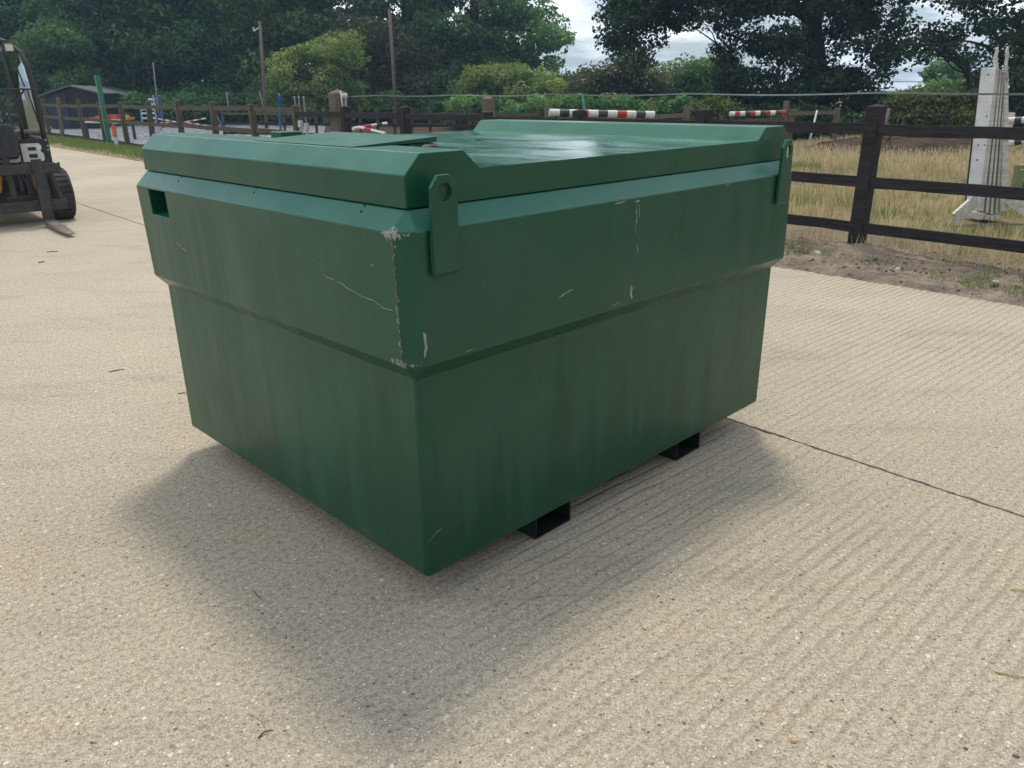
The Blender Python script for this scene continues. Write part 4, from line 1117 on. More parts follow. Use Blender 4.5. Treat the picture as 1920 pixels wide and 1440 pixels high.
def text_obj(body, size, m_, parent, loc, rot, shear=0.0, offset=0.0, ext=.0015, name='lettering', sx=1.0):
    cu = bpy.data.curves.new(name, 'FONT'); cu.body = body; cu.size = size; cu.extrude = ext; cu.shear = shear; cu.offset = offset
    to = bpy.data.objects.new(name, cu); COL.objects.link(to)
    dg = bpy.context.evaluated_depsgraph_get(); me_ = bpy.data.meshes.new_from_object(to.evaluated_get(dg))
    bpy.data.objects.remove(to)
    me_.name = name; me_.materials.clear(); me_.materials.append(m_)
    o = bpy.data.objects.new(name, me_); COL.objects.link(o); o.parent = parent; o.location = loc; o.rotation_euler = rot; o.scale = (sx, 1, 1)
    return o
nx_, ny_ = math.sin(fang), -math.cos(fang)
text_obj('PEDEBO', .17, M_BLK, fi, (.12 * math.cos(fang) + nx_ * .028, .12 * math.sin(fang) + ny_ * .028, ztop - .32), (math.pi / 2, 0, fang), offset=.004)

# ------------------------------------------------------------------ stack of white jump wing stands
wb = gnd(1850, 410)
WY = 9.62
def wpt(px, py, y=WY): return Vector(at(px, py, y))
GW = 'white jump stands stacked upright behind the dark fence'
# broad board facing the yard
o = thing('jump_stand', 'broad white jump board facing the yard at the left of the stack', 'jump stand', (wpt(1822, 390).x, WY, 0), 0, GW)
def quad_board(parent, name, tl, tr_, br, bl, th, m_, base):
    ps = [wpt(*bl), wpt(*br), wpt(*tr_), wpt(*tl)]
    ps = [p - base for p in ps]
    mm = MB(); mm.prism(ps, (0, th, 0)); return mm.build(name, m_, parent, bevel=.004, segs=1)
bs = Vector(o.location)
quad_board(o, 'board', (1840, 127), (1868, 126), (1835, 388), (1811, 386), .035, M_WHITEBOARD, bs)
quad_board(o, 'edge_strip', (1839.3, 127.5), (1840, 127), (1811, 386), (1810.2, 386), .034, M_DARKGAP, bs)
mm = MB(); a, b_ = wpt(1831, 374, WY - .06) - bs, wpt(1788, 412, WY - .25) - bs; mm.beam(a, b_, .035, .17); mm.build('foot', M_WHITEWOOD, o)
mm = MB()
for px, py in ((1853, 140), (1850, 218), (1834, 272), (1846, 272), (1832, 300)):
    c_ = wpt(px, py) - bs; mm.box((c_.x, c_.y - .001, c_.z), (.014, .004, .018))
mm.build('bolt', M_DARKGAP, o)
# five narrow edge-on planks fanned a little at the bottom
labels = ['first narrow plank right of the broad white board, edge on', 'second narrow plank from the broad white board, edge on', 'third narrow plank in the middle of the white stack, edge on', 'fourth narrow plank from the broad white board, edge on']
tops = [(1869.5, 1874.5, 129), (1875.5, 1879.5, 131), (1880.5, 1883.5, 134), (1884.5, 1887, 138)]
bots = [(1838, 1844.5, 396), (1848, 1853.5, 400), (1857, 1862, 402), (1867, 1871.5, 400)]
for i in range(4):
    y0 = WY + .03 + .0 * i
    o = thing('jump_stand', labels[i], 'jump stand', (wpt(sum(bots[i][:2]) / 2, 400).x, y0, 0), 0, GW); bs = Vector(o.location)
    t_, b_ = tops[i], bots[i]
    ps = [Vector(at(b_[0], b_[2], y0)) - bs, Vector(at(b_[1], b_[2], y0)) - bs, Vector(at(t_[1], t_[2], y0)) - bs, Vector(at(t_[0], t_[2], y0)) - bs]
    mm = MB(); mm.prism(ps, (.035, .22, 0)); mm.build('board', M_WHITEWOOD, o, bevel=.003, segs=1)
    mm = MB(); hh = ps[0].z; mm.box((float(ps[0].x), .12, max(hh, .02) / 2 - .02), (.05, .34, max(hh, .05))); mm.build('foot', M_WHITEWOOD, o)
# rightmost plank, wider, with a tall tip, and the pointed upright behind the broad board
o = thing('jump_stand', 'rightmost plank of the white stack with a tall pointed upright and a side foot', 'jump stand', (wpt(1883, 398).x, WY, 0), 0, GW); bs = Vector(o.location)
quad_board(o, 'board', (1886, 134), (1891, 133), (1892, 396), (1877, 397), .20, M_WHITEWOOD, bs)
mm = MB(); mm.tube([wpt(1886.5, 150) - bs + Vector((0, -.02, 0)), wpt(1886, 118) - bs, wpt(1889, 104) - bs, wpt(1888, 94) - bs, wpt(1889.5, 87) - bs], [.018, .018, .02, .018, .008], 8); mm.build('pointed_upright', M_WHITEWOOD, o, smooth=True)
mm = MB(); mm.beam(wpt(1891, 370, WY) - bs, wpt(1935, 402, WY - .1) - bs, .035, .14); mm.build('foot', M_WHITEWOOD, o)
o = thing('jump_stand', 'thin pointed white upright sticking up behind the broad board', 'jump stand', (wpt(1866, 400).x, WY + .12, 0), 0, GW); bs = Vector(o.location)
mm = MB(); mm.tube([Vector((-.12, .0, 0)), wpt(1867, 126, WY + .12) - bs, wpt(1866, 112, WY + .12) - bs, wpt(1869, 95, WY + .12) - bs, wpt(1870.5, 88, WY + .12) - bs], [.022, .03, .022, .017, .008], 8); mm.build('pointed_upright', M_WHITEWOOD, o, smooth=True)

# ------------------------------------------------------------------ arena clutter, poles, shed
def upole(label, top, bot_px, y, r, cat='utility pole', name='utility_pole'):
    t_ = Vector(at(*top, y)); b_ = Vector(at(*bot_px, y)); d = (b_ - t_).normalized()
    k = (t_.z + .05) / -d.z; base = t_ + d * k
    o = thing(name, label, cat, base); mm = MB(); mm.tube([(0, 0, 0), t_ - base], [r, r * .75], 10); mm.build('shaft', M_POLE, o, smooth=True)
    return o, t_ - base
o, tt = upole('bare brown pole with a small knob near its top in front of the trees, left', (487, 40), (497, 195), 40, .09)
mm = MB(); mm.beam(tt + Vector((-.32, 0, -.42)), tt + Vector((-.05, 0, -.25)), .06, .06, ); mm.tube([tt + Vector((-.32, 0, -.42)), tt + Vector((-.32, 0, -.24))], .05, 8); mm.build('bracket', M_PALEGREY, o)
upole('taller bare pole right of the small sky gap, in front of the dark tree', (730, 18), (742, 205), 40, .09)
stick('whip_pole', 'thin pale whip pole leaning behind the blue jump stand', 'pole', gnd(299, 232), at(287, 118, 33), .03, M_PALEGREY)
stick('jump_upright', 'plain blue upright right of the ladder like stand in the arena', 'jump upright', gnd(306, 238), at(298, 180, 36.5), .065, M_BLUE)
stick('jump_upright', 'tall blue upright standing alone mid arena', 'jump upright', gnd(527, 262), at(523.5, 179, 22.7), .05, M_BLUE)
stick('whip_pole', 'thin grey stick leaning left of the bare brown pole, arena end', 'pole', gnd(432, 228), at(425, 175, 36), .035, M_PALEGREY)
stick('whip_pole', 'thin grey stick leaning against the bare brown pole', 'pole', gnd(500, 228), at(487, 173, 36), .035, M_PALEGREY)
for i, (a, b, lab) in enumerate(((563, 552, 'left thin white stake of the group before the big gate post'), (577, 569, 'right thin white stake of the group before the big gate post'), (566, 560, 'leaning grey stake between the two white ones'))):
    stick('electric_stake', lab, 'stake', gnd(a, 258), at(b, 182, 22), .028, M_PALEGREY, 'thin stakes by the gate')
for px, py, lab in ((563, 226, 'upper white'), (574, 231, 'lower white')):
    p_ = at(px, py, 15.8); o = MB(); o.tube([(0, 0, 0), (0, 0, float(p_[2]) - .1)], .03, 8); o.tube([(0, 0, float(p_[2]) - .12), (0, 0, float(p_[2]))], [.06, .05], 8); o = o.build('capped_stake', M_PALEGREY); o.location = (p_[0], 15.8, 0)
    tag(o, lab + ' knobbed stake in the arena left of the big gate post', 'stake', 'knobbed stakes')
stick('whip_pole', 'thin leaning stick just left of the tape insulator', 'pole', at(646, 222, 15.2), at(638, 170, 15.4), .012, M_PALEGREY)
# blue ladder-like wing
p_ = gnd(283, 236); o = thing('jump_wing', 'pale blue and white ladder like jump wing in the arena', 'jump stand', (p_[0], p_[1], 0), .3)
for x in (-.42, .42 - .12):
    mm = MB(); mm.beam((x, 0, 0), (x + .05, 0, 1.55 if x > 0 else .85), .08, .10); mm.build('upright', M_LBLUE, o)
for z in (.15, .4, .65, .85, 1.1, 1.35):
    mm = MB(); mm.box((.25 if z > .9 else -.02, -.02, z), (.34 if z > .9 else .68, .06, .10)); mm.build('rung', M_WHITE, o)
p_ = gnd(408, 240); o = thing('jump_wing', 'small dark blue folding jump stand in the arena', 'jump stand', (p_[0], p_[1], 0), .2)
mm = MB(); mm.beam((-.15, 0, 0), (.02, 0, .75), .06, .08); mm.build('leg', M_BLUE, o); mm = MB(); mm.beam((.25, 0, 0), (.0, 0, .75), .06, .08); mm.build('leg', M_BLUE, o); mm = MB(); mm.box((0, 0, .78), (.12, .1, .14)); mm.build('cup', M_BLUE, o)
PW = [M_PINK, Wt, M_PINK, Wt, M_PINK, Wt]
YA = 24.5
for lab, a, b in (('upper crossing pole, rising to the right', (340, 230), (386, 222)), ('lower crossing pole, falling to the right', (345, 229), (388, 236)), ('upper left pole, falling to the right', (291, 222), (330, 229)), ('lower left pole, nearly level', (292, 232), (330, 228))):
    striped('thin pink and white ' + lab + ' in the arena', at(*a, YA), at(*b, YA), .02, PW, group='pink and white arena poles')
p_ = gnd(362, 262); 
# flat painted planks at the shed
o = thing('jump_filler', 'orange and yellow low wavy jump filler lying before the black shed', 'jump panel', tuple(at(172, 225, 34)), 0)
for i in range(8):
    a, b = Vector(at(172 + i * 10, 226, 34)) - Vector(o.location), Vector(at(182 + i * 10, 226, 34)) - Vector(o.location)
    hh = [.1, .16, .2, .22, .2, .22, .18, .1][i]
    mm = MB(); mm.box(((a.x + b.x) / 2, 0, hh / 2), (b.x - a.x, .2, hh)); mm.build('panel', [M_ORANGE, M_ORANGE, M_YELLOW, M_RED, M_ORANGE, M_RED, M_YELLOW, M_ORANGE][i], o)
o = thing('jump_filler', 'white and orange box standing at the left end before the shed', 'jump panel', tuple(gnd(135, 236)[:2]) + (0,), 0)
z0 = float(at(135, 216, gnd(135, 236)[1])[2]); mm = MB(); mm.box((-.12, 0, z0 - .13), (.26, .2, .26)); mm.build('panel', M_WHITE, o); mm = MB(); mm.box((.14, 0, z0 - .13), (.26, .2, .26)); mm.build('panel', M_ORANGE, o)
mm = MB(); mm.box((0, 0, (z0 - .26) / 2), (.4, .15, z0 - .26)); mm.build('leg', M_BLK, o)
# low white block row
for i in range(5):
    p_ = at(212 + i * 4.6, 227, 30); oo = MB(); oo.box((0, 0, .08), (.07, .1, .16)); oo = oo.build('white_block', M_WHITE); oo.location = (p_[0], 30, p_[2] - .1)
    tag(oo, ('leftmost small white block under the orange filler', 'second small white block from the left under the orange filler', 'middle small white block under the orange filler', 'fourth small white block from the left under the orange filler', 'rightmost small white block under the orange filler')[i], 'block', 'small white blocks')
pl = thing('white_block_plank', 'white low plank carrying five small white blocks before the shed', 'plank', (float(at(158, 229, 30.3)[0]), 30.3, 0))
a, b = Vector(at(158, 229, 30.3)), Vector(at(250, 230, 30.3)); mm = MB(); mm.beam(Vector((0, 0, a.z)), Vector((b.x - a.x, 0, b.z)), .3, .05); mm.build('board', M_WHITE, pl)
for f in (.02, .98):
    mm = MB(); mm.box(((b.x - a.x) * f, 0, a.z / 2 - .02), (.08, .08, a.z - .04)); mm.build('leg', M_BLK, pl)

# black shed
SY = 42
ap, le, re = Vector(at(135, 163, SY)), Vector(at(84, 180, SY)), Vector(at(190, 176, SY))
sh = thing('shed', 'low black timber shed with grey felt roof at the far left', 'shed', (ap.x, SY, 0))
a0 = Vector((0, 0, ap.z)); l0 = Vector((le.x - ap.x, 0, le.z)); r0 = Vector((re.x - ap.x, 0, re.z))
mm = MB(); mm.prism([(l0.x + .2, 0, -.06), (r0.x - .1, 0, -.06), (r0.x - .1, 0, r0.z - .02), (0, 0, ap.z - .05), (l0.x + .2, 0, l0.z - .02)], (-2.2, 9, 0)); mm.build('wall', M_SHED, sh)
for x in np.arange(l0.x + .35, r0.x - .2, .22):
    zt_ = ap.z - .1 - abs(x) * ((ap.z - (l0.z if x < 0 else r0.z)) / abs(l0.x if x < 0 else r0.x))
    mm = MB(); mm.box((x, -.012, zt_ / 2 - .02), (.20, .02, zt_ - .04)); mm.build('cladding_board', M_SHED, sh)
for p0, p1 in ((l0 + Vector((-.15, 0, -.04)), a0), (a0, r0 + Vector((.15, 0, -.04)))):
    off = Vector((0, -.3, .02)); e_ = Vector((-2.3, 9.4, 0)); th = Vector((0, 0, .07))
    q0, q1 = p0 + off, p1 + off
    mm = MB(); mm.add([q0, q1, q1 + e_, q0 + e_, q0 + th, q1 + th, q1 + e_ + th, q0 + e_ + th], [(3, 2, 1, 0), (4, 5, 6, 7), (0, 1, 5, 4), (1, 2, 6, 5), (2, 3, 7, 6), (3, 0, 4, 7)]); mm.build('roof', M_ROOF, sh)
mm = MB(); mm.box((-.9, -.04, .95), (1.0, .04, 1.9)); mm.build('door', simple('dark_blue_door', (.012, .02, .045), .6), sh)

# overhead wire far right
mm = MB(); a, b = Vector(at(1500, 151.5, 60)), Vector(at(1990, 152, 60)); mm.tube([a, (a + b) / 2 + Vector((0, 0, -.06)), b], .02, 5)
tag(mm.build('overhead_wire', M_BLK), 'thin overhead wire crossing the right sky gap', 'wire')
for e_, s_ in ((a, 'left, hidden behind the oak'), (b, 'right, beyond the frame')):
    mm = MB(); mm.tube([(0, 0, -.1), (0, 0, e_.z + .2)], [.13, .1], 8); o = mm.build('utility_pole', M_POLE); o.location = (e_.x, e_.y, 0); tag(o, 'pole carrying the overhead wire at its end, ' + s_, 'utility pole')

# ------------------------------------------------------------------ forklift
fk = thing('forklift', 'black and yellow side boom forklift parked at the left with forks lowered', 'forklift', (-6.19, 10.06, 0), math.radians(40))
fk.scale = (1, 1, 1)
# chassis
mm = MB(); mm.box((-.05, .75, .42), (.72, 1.5, .42)); mm.build('chassis', M_YEL, fk, bevel=.02)
mm = MB(); mm.box((-.05, -.08, .50), (.50, .10, .16)); mm.box((.13, -.10, .38), (.12, .1, .30)); mm.box((-.25, -.10, .36), (.14, .1, .28)); mm.build('front_crossmember', M_DKSTEEL, fk, bevel=.01)
mm = MB(); mm.prism([(-.52, 1.35, .25), (-.52, 2.0, .35), (-.52, 2.05, .95), (-.52, 1.3, 1.1)], (1.0, 0, 0)); mm.build('counterweight', M_YEL, fk, bevel=.05)
mm = MB(); mm.box((-.05, -.06, .62), (.84, .05, .12)); mm.build('front_bumper', M_DKSTEEL, fk, bevel=.01)
# wheels
def wheel(x, y, r, wd):
    mm = MB(); K = 28; prof_ = [(-wd / 2, r * .62), (-wd / 2, r * .93), (-wd * .38, r), (wd * .38, r), (wd / 2, r * .93), (wd / 2, r * .62)]
    vs = []; 
    for k in range(K):
        t = 2 * math.pi * k / K
        for px_, rr in prof_: vs.append((px_, rr * math.cos(t), rr * math.sin(t)))
    n_ = len(prof_); mm.add(vs, [(k * n_ + i, k * n_ + i + 1, ((k + 1) % K) * n_ + i + 1, ((k + 1) % K) * n_ + i) for k in range(K) for i in range(n_ - 1)])
    o = mm.build('wheel', M_RUBBER, fk, smooth=False); o.location = (x, y, r)
    tr_ = MB()
    for k in range(K):
        t = 2 * math.pi * k / K
        R3 = Matrix.Rotation(t, 3, 'X')
        c_ = R3 @ Vector((0, 0, r + .004)); tr_.box(c_, (wd * .8, .045, .004), R=R3)
    tr_.build('tyre_tread', M_RUBBER, o)
    rm = MB(); rm.tube([(-wd * .42, 0, 0), (wd * .42, 0, 0)], r * .62, 20); rm.tube([(-wd * .5, 0, 0), (wd * .5, 0, 0)], r * .2, 12); rm.build('rim', M_YEL, o)
for x, y, r, wd in ((.445, .06, .32, .235), (-.545, .06, .32, .235), (.40, 1.45, .27, .2), (-.50, 1.45, .27, .2)): wheel(x, y, r, wd)
# cab front panel with lettering
mm = MB(); mm.prism([(-.42, -.12, .66), (.415, -.12, .66), (.405, -.12, 1.02), (-.42, -.12, 1.02)], (0, .06, 0)); pn = mm.build('front_panel', M_BLACK, fk, bevel=.01)
mm = MB(); mm.box((.40, .4, .84), (.04, 1.0, .36)); mm.box((-.40, .4, .84), (.04, 1.0, .36)); mm.build('side_panel', M_BLACK, fk, bevel=.01)
def block_letter(name, x0, wd, polys):
    o_ = MB(); z0_, h_ = .748, .218
    for pl_ in polys:
        o_.prism([(x0 + wd * a_, -.1205, z0_ + h_ * b_) for a_, b_ in pl_], (0, -.0015, 0))
    return o_.build(name, M_WHITE, pn)
rc_ = lambda a_, b_, c_, d_: [(a_, b_), (c_, b_), (c_, d_), (a_, d_)]
block_letter('letter_b', .098, .235, [rc_(0, 0, .3, 1), rc_(.3, .8, .7, 1), rc_(.3, .42, .7, .6), rc_(.3, 0, .7, .2), [(.7, .6), (.86, .6), (.95, .68), (.95, .88), (.84, 1), (.7, 1)], [(.7, 0), (.9, 0), (1, .1), (1, .42), (.9, .54), (.86, .6), (.7, .6)]])
block_letter('letter_c', -.165, .235, [[(.12, 0), (.3, 0), (.3, 1), (.12, 1), (0, .86), (0, .14)], rc_(.3, .76, .9, 1), rc_(.3, 0, .9, .24), rc_(.9, .6, 1, .94), rc_(.9, .06, 1, .4)])
block_letter('letter_j', -.40, .21, [rc_(.6, .2, .9, 1), rc_(.3, .8, .6, 1), [(.1, 0), (.8, 0), (.9, .2), (.1, .2)], rc_(0, .05, .1, .4)])
mm = MB()
for x, z in ((.385, 1.0), (.395, .93), (.39, .88), (.36, .70)): mm.tube([(x, -.122, z), (x, -.13, z)], .010, 8)
mm.build('bolt', M_PALEGREY, pn)
# cab frame: curved pillars
def pil(x, pts, r=.028, name='pillar', m_=M_BLACK):
    mm = MB(); mm.tube([(x + dx, y, z) for dx, y, z in pts], r, 8); return mm.build(name, m_, fk, smooth=True)
arc = [(0, -.09, 1.0), (.0, -.09, 1.3), (-.005, -.08, 1.6), (-.02, -.06, 1.85), (-.06, -.02, 2.0), (-.13, .04, 2.10), (-.22, .12, 2.15)]
pil(.385, arc, .034); pil(-.40, [(-a_, b_, c_) for a_, b_, c_ in arc], .034)
pil(.155, [(-.005, -.12, 1.02), (0, -.12, 1.3), (-.01, -.115, 1.6), (-.03, -.08, 1.95), (-.035, -.02, 2.08)], .02, 'centre_bar')
rp = [(0, 1.05, .9), (0, 1.05, 1.7), (-.05, 1.0, 2.0), (-.14, .9, 2.12)]
pil(.385, rp, .034); pil(-.40, [(-a_, b_, c_) for a_, b_, c_ in rp], .034)
mm = MB()
for x in np.linspace(-.26, .22, 7): mm.box((x, .5, 2.13), (.03, .86, .03))
mm.box((-.02, .06, 2.12), (.62, .06, .06)); mm.box((-.02, .95, 2.12), (.62, .06, .06)); mm.build('roof_guard', M_BLACK, fk, bevel=.006)
mm = MB(); mm.tube([(-.40, -.13, 1.60), (.375, -.13, 1.595)], .012, 6); mm.build('guard_bar', M_DKSTEEL, fk)
mm = MB(); mm.tube([(-.1, -.13, 1.12), (.13, -.13, 1.42), (.27, -.13, 1.59)], .011, 6); mm.tube([(-.16, -.13, 1.25), (.05, -.13, 1.5), (.14, -.13, 1.585)], .011, 6); mm.tube([(.30, -.13, 1.59), (.35, -.13, 1.2)], .009, 6); mm.build('brace_bar', M_BLACK, fk, smooth=True)
mm = MB(); mm.tube([(.24, -.135, 1.84), (.28, -.135, 1.62)], .009, 6); mm.build('wiper', M_BLACK, fk)
mm = MB(); mm.add([(-.38, -.10, 1.04), (.36, -.10, 1.04), (.37, -.09, 1.7), (.30, -.05, 2.02), (-.31, -.05, 2.02), (-.38, -.09, 1.7)], [(0, 1, 2, 3, 4, 5)]); mm.build('windscreen', M_GLASS, fk)
mm = MB(); mm.add([(.388, 0, 1.04), (.388, 1.0, 1.04), (.388, 1.0, 1.8), (.36, 0, 1.95)], [(0, 1, 2, 3)]); mm.build('side_window', M_GLASS, fk)
mm = MB(); mm.box((0, .05, 1.10), (.74, .26, .04)); mm.build('dashboard', M_PALEGREY, fk, bevel=.01)
mm = MB(); mm.tube([(-.06, -.02, 1.3), (.04, .02, 1.12)], .014, 6); mm.build('control_lever', M_PALEGREY, fk)
mm = MB(); K = 20; mm.tube([(-.16 + .17 * math.cos(2 * math.pi * k / K), .16 + .14 * math.sin(2 * math.pi * k / K), 1.33 + .07 * math.sin(2 * math.pi * k / K)) for k in range(K + 1)], .013, 6, cap=False); mm.build('steering_wheel', M_BLACK, fk, smooth=True)
mm = MB(); mm.box((-.08, .62, 1.10), (.5, .46, .14)); mm.box((-.08, .86, 1.42), (.48, .12, .62)); mm.box((-.08, .88, 1.80), (.26, .09, .18)); mm.build('seat', M_SEAT, fk, bevel=.04)
for x in (.205, -.24):
    mm = MB(); mm.box((x, -.10, 2.06), (.115, .06, .105)); lo = mm.build('work_lamp', M_BLACK, fk, bevel=.008)
    mm = MB(); mm.box((x, -.134, 2.06), (.085, .008, .078)); mm.build('lens', M_LAMP, lo)
# boom on the machine's right
mm = MB(); mm.prism([(-.30, -.34, .80), (.03, -.34, .80), (.055, -.34, 1.08), (.02, -.34, 1.20), (-.30, -.34, 1.22)], (0, .2, 0)); mm.build('boom_head', M_BLACK, fk, bevel=.03)
mm = MB(); mm.prism([(-.27, -.18, .78), (-.05, -.18, .78), (-.05, -.18, 1.16), (-.27, -.18, 1.16)], (-.12, 1.6, .35)); mm.build('boom', M_BLACK, fk, bevel=.02)
mm = MB(); mm.box((-.12, -.30, .58), (.07, .10, .48)); mm.box((.06, -.30, .56), (.06, .10, .40)); mm.tube([(-.02, -.36, .42), (-.02, -.36, .74)], .022, 8); mm.box((-.02, -.3, .32), (.36, .08, .10)); mm.build('carriage_bracket', M_DKSTEEL, fk, bevel=.008)
mm = MB(); mm.beam((.10, -.32, .64), (.155, -.34, .40), .035, .035); mm.beam((-.22, -.32, .62), (-.26, -.30, .42), .04, .05); mm.build('hydraulic_ram', M_YEL, fk, bevel=.004)
mm = MB(); mm.tube([(.05, -.36, .65), (.06, -.40, .5), (.11, -.38, .42)], .010, 6); mm.tube([(.0, -.36, .66), (.03, -.40, .52), (.12, -.37, .38)], .010, 6); mm.build('hydraulic_hose', M_BLK, fk, smooth=True)
# carriage: serrated top bar, bottom bar, side plates
mm = MB(); mm.box((-.12, -.46, .685), (1.08, .05, .105))
for x in np.arange(-.64, .42, .05): mm.box((x, -.46, .742), (.026, .045, .014))
mm.build('top_fork_bar', M_DKSTEEL, fk, bevel=.004)
mm = MB(); mm.box((-.12, -.46, .25), (1.06, .05, .125)); mm.build('bottom_fork_bar', M_DKSTEEL, fk, bevel=.004)
for x0, x1 in ((.30, .37), (-.42, -.40)):
    mm = MB(); mm.beam((x0, -.45, .64), (x1, -.45, .30), .045, .05, up=(0, 1, 0)); mm.build('carriage_side', M_DKSTEEL, fk, bevel=.004)
mm = MB(); mm.box((.245, -.44, .47), (.03, .03, .34)); mm.build('carriage_rib', M_DKSTEEL, fk)
def fork(x):
    o = MB(); o.prism([(x - .055, -.492, .80), (x + .055, -.492, .80), (x + .06, -.502, .06), (x - .06, -.502, .06)], (0, -.042, 0))
    f_ = o.build('fork', M_DKSTEEL, fk, bevel=.004)
    o = MB(); pts_ = [(-.49, .06, .02), (-.545, .075, .015), (-1.2, .062, .03), (-1.66, .050, .038)]
    vs = []
    for i, (y, zt__, zb__) in enumerate(pts_):
        hw = .06 if i < 3 else .042
        vs += [(x - hw, y, zb__), (x + hw, y, zb__), (x + hw, y, zt__), (x - hw, y, zt__)]
    k = len(pts_); o.add(vs, [(i * 4 + q, i * 4 + (q + 1) % 4, (i + 1) * 4 + (q + 1) % 4, (i + 1) * 4 + q) for i in range(k - 1) for q in range(4)] + [(0, 1, 2, 3), (k * 4 - 1, k * 4 - 2, k * 4 - 3, k * 4 - 4)])
    o.build('blade', M_STEEL, f_, bevel=.003)
fork(.165); fork(-.60)

# ------------------------------------------------------------------ small things on the concrete
stn = MB()
peb = []
def pebble(x, y, r, mi):
    K = 6; vs = []; a0 = random.uniform(0, 6)
    for k in range(K):
        t = a0 + 2 * math.pi * k / K; rr = r * random.uniform(.7, 1.2); vs.append((x + rr * math.cos(t) * 1.3, y + rr * math.sin(t), .0005))
    for k in range(K):
        t = a0 + 2 * math.pi * k / K; rr = r * random.uniform(.4, .7); vs.append((x + rr * math.cos(t) * 1.3, y + rr * math.sin(t), r * .55))
    stn.add(vs, [(k, (k + 1) % K, (k + 1) % K + K, k + K) for k in range(K)] + [tuple(range(K, 2 * K))], mi)
pm = [simple('pale_pebble', (.62, .59, .52), .6), simple('dark_pebble', (.10, .105, .12), .5), simple('tan_pebble', (.36, .26, .15), .6), simple('orange_pebble', (.50, .20, .08), .5)]
for i in range(520):
    px, py = random.uniform(20, 1900), random.uniform(820, 1438) if random.random() < .8 else random.uniform(520, 820)
    if random.random() < .45: px = random.uniform(1100, 1900)
    g = gnd(px, py)
    uu = (g[0] - TX) * math.cos(TYAW) + (g[1] - TY) * math.sin(TYAW); vv = -(g[0] - TX) * math.sin(TYAW) + (g[1] - TY) * math.cos(TYAW)
    if uu > -.02 and vv > -.02: continue
    pebble(g[0], g[1], random.uniform(.0018, .0045), random.choices([0, 1, 2, 3], [5, 4, 3, 1])[0])
for px, py, r, mi in ((1488, 1392, .007, 3), (1905, 1418, .007, 1), (1572, 1262, .006, 0), (1600, 1287, .006, 0), (1612, 1137, .006, 0), (1810, 1404, .006, 1), (1555, 1437, .006, 3), (690, 1325, .005, 1), (860, 1302, .004, 2), (1640, 1395, .004, 0)):
    g = gnd(px, py); pebble(g[0], g[1], r, mi)
tag(stn.build('loose_grit', pm), kind='stuff')
def flat_stalk(label, a, b, r, m_, name='straw_stalk', cat='straw', bend=.01):
    a, b = Vector(gnd(*a)), Vector(gnd(*b)); mid = (b - a) / 2 + Vector((random.uniform(-bend, bend), random.uniform(-bend, bend), .006))
    mm = MB(); mm.tube([(0, 0, .003), mid, (b - a) + Vector((0, 0, .003))], [r, r, r * .6], 5); o = mm.build(name, m_, smooth=True); o.location = a; return tag(o, label, cat)
flat_stalk('golden straw stalk lying on the concrete at the lower right edge', (1866, 1262), (1935, 1274), .0022, M_STRAW)
flat_stalk('short straw stalk at the right edge above the other one', (1895, 1107), (1935, 1113), .002, M_STRAW)
flat_stalk('pale straw bit near the bottom left of centre', (470, 1340), (498, 1366), .0013, M_STRAW)
flat_stalk('dark curled twig near the bottom left of centre', (485, 1385), (512, 1370), .002, M_TWIG, 'twig', 'twig')
flat_stalk('thin dark twig in the tank shadow', (476, 1108), (492, 1126), .0012, M_TWIG, 'twig', 'twig')
flat_stalk('dark twig on the concrete at the left below the forklift', (205, 698), (232, 693), .003, M_TWIG, 'twig', 'twig')
flat_stalk('thin straw hair on the shadowed concrete by the tank corner', (686, 1076), (728, 1066), .001, M_STRAW)
flat_stalk('upper dark twig in front of the fork tip', (88, 473), (110, 472), .004, M_TWIG, 'twig', 'twig')
flat_stalk('lower dark twig in front of the fork tip', (72, 493), (84, 491), .005, M_TWIG, 'twig', 'twig')
flat_stalk('tiny dark twig beside the tank bottom left corner', (334, 739), (350, 739), .0025, M_TWIG, 'twig', 'twig')
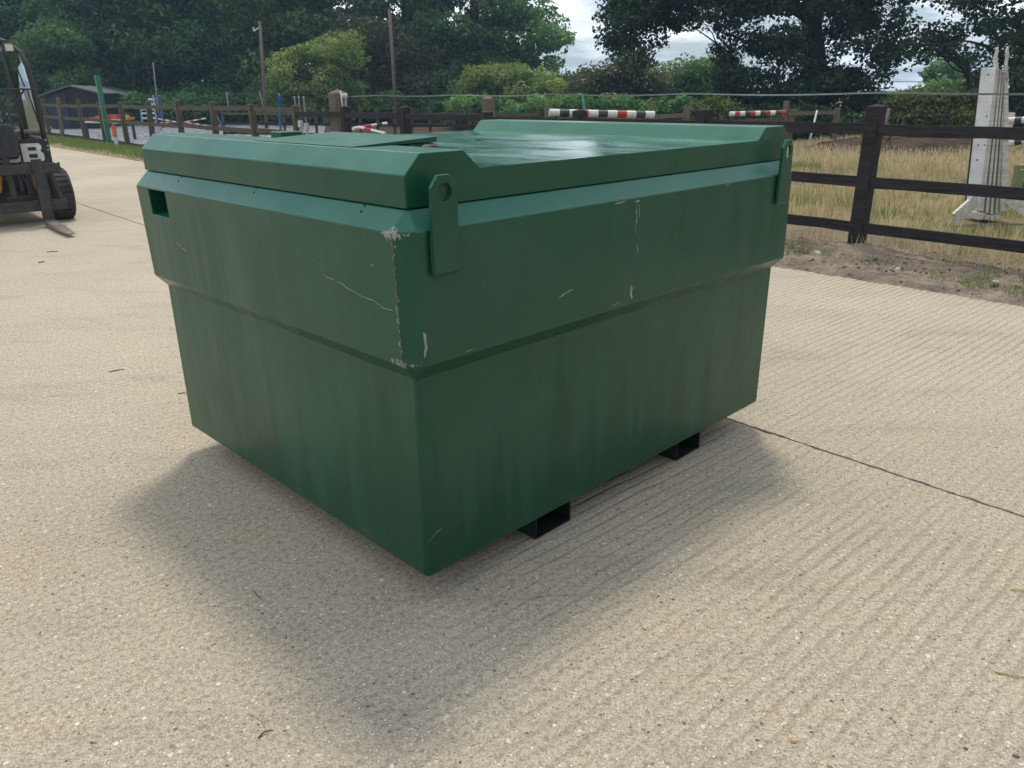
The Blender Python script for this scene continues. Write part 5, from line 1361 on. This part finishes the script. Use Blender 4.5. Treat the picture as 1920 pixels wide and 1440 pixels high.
def rock(label, px, py, r, m_):
    g = gnd(px, py); mm = MB(); K = 7; vs = []
    for lv, (zz_, rr) in enumerate(((-.2, .8), (.35, 1.0), (.8, .55))):
        for k in range(K): t = 2 * math.pi * k / K + lv * .3; q_ = r * rr * random.uniform(.8, 1.15); vs.append((q_ * 1.4 * math.cos(t), q_ * math.sin(t), zz_ * r))
    mm.add(vs, [(l * K + k, l * K + (k + 1) % K, (l + 1) * K + (k + 1) % K, (l + 1) * K + k) for l in range(2) for k in range(K)] + [tuple(range(2 * K, 3 * K))])
    o = mm.build('stone', m_); o.location = (g[0], g[1], .03); tag(o, label, 'stone')
rock('pale stone on the soil left of the near fence post', 1530, 482, .035, pm[0])
rock('small white stone on the verge below the grass tuft', 1683, 512, .022, M_WHITE)
rock('small white stone on the verge at the right', 1864, 536, .022, M_WHITE)
rock('reddish stone lying in the brush under the hedge', 1712, 274, .07, pm[2])
# unseen leaf screen added behind the viewpoint to darken the tank's long wall
nb = 9000
ang_ = rng.uniform(math.radians(262), math.radians(343), nb); rad_ = rng.uniform(13, 18, nb)
zc = rng.uniform(0, 1, nb) * (9 + 2.5 * np.sin(ang_ * 9)) + .2
Cb = np.column_stack([rad_ * np.cos(ang_), rad_ * np.sin(ang_), zc])
tb_ = np.clip(rng.normal(.4, .25, nb), 0, 1)
tag(quads_mesh('added_leaf_screen', leaves(Cb, np.column_stack([-np.cos(ang_), -np.sin(ang_), .4 * np.ones(nb)]), .7, tb_), tb_, L_DARK), kind='stuff')
print('leaves', LEAFN[0])

# ------------------------------------------------------------------ air
hz, ht, hb = mat('pale_haze')
ht.nodes.remove(hb)
pv = N(ht, 'ShaderNodeVolumePrincipled'); pv.inputs['Density'].default_value = 0.0011; pv.inputs['Color'].default_value = (0.50, 0.76, 1.0, 1); pv.inputs['Anisotropy'].default_value = 0.3
ht.links.new(pv.outputs[0], ht.nodes['Material Output'].inputs['Volume'])
mm = MB(); mm.box((0, 0, 10.5), (1400, 1400, 23.5)); tag(mm.build('haze', hz), kind='stuff')
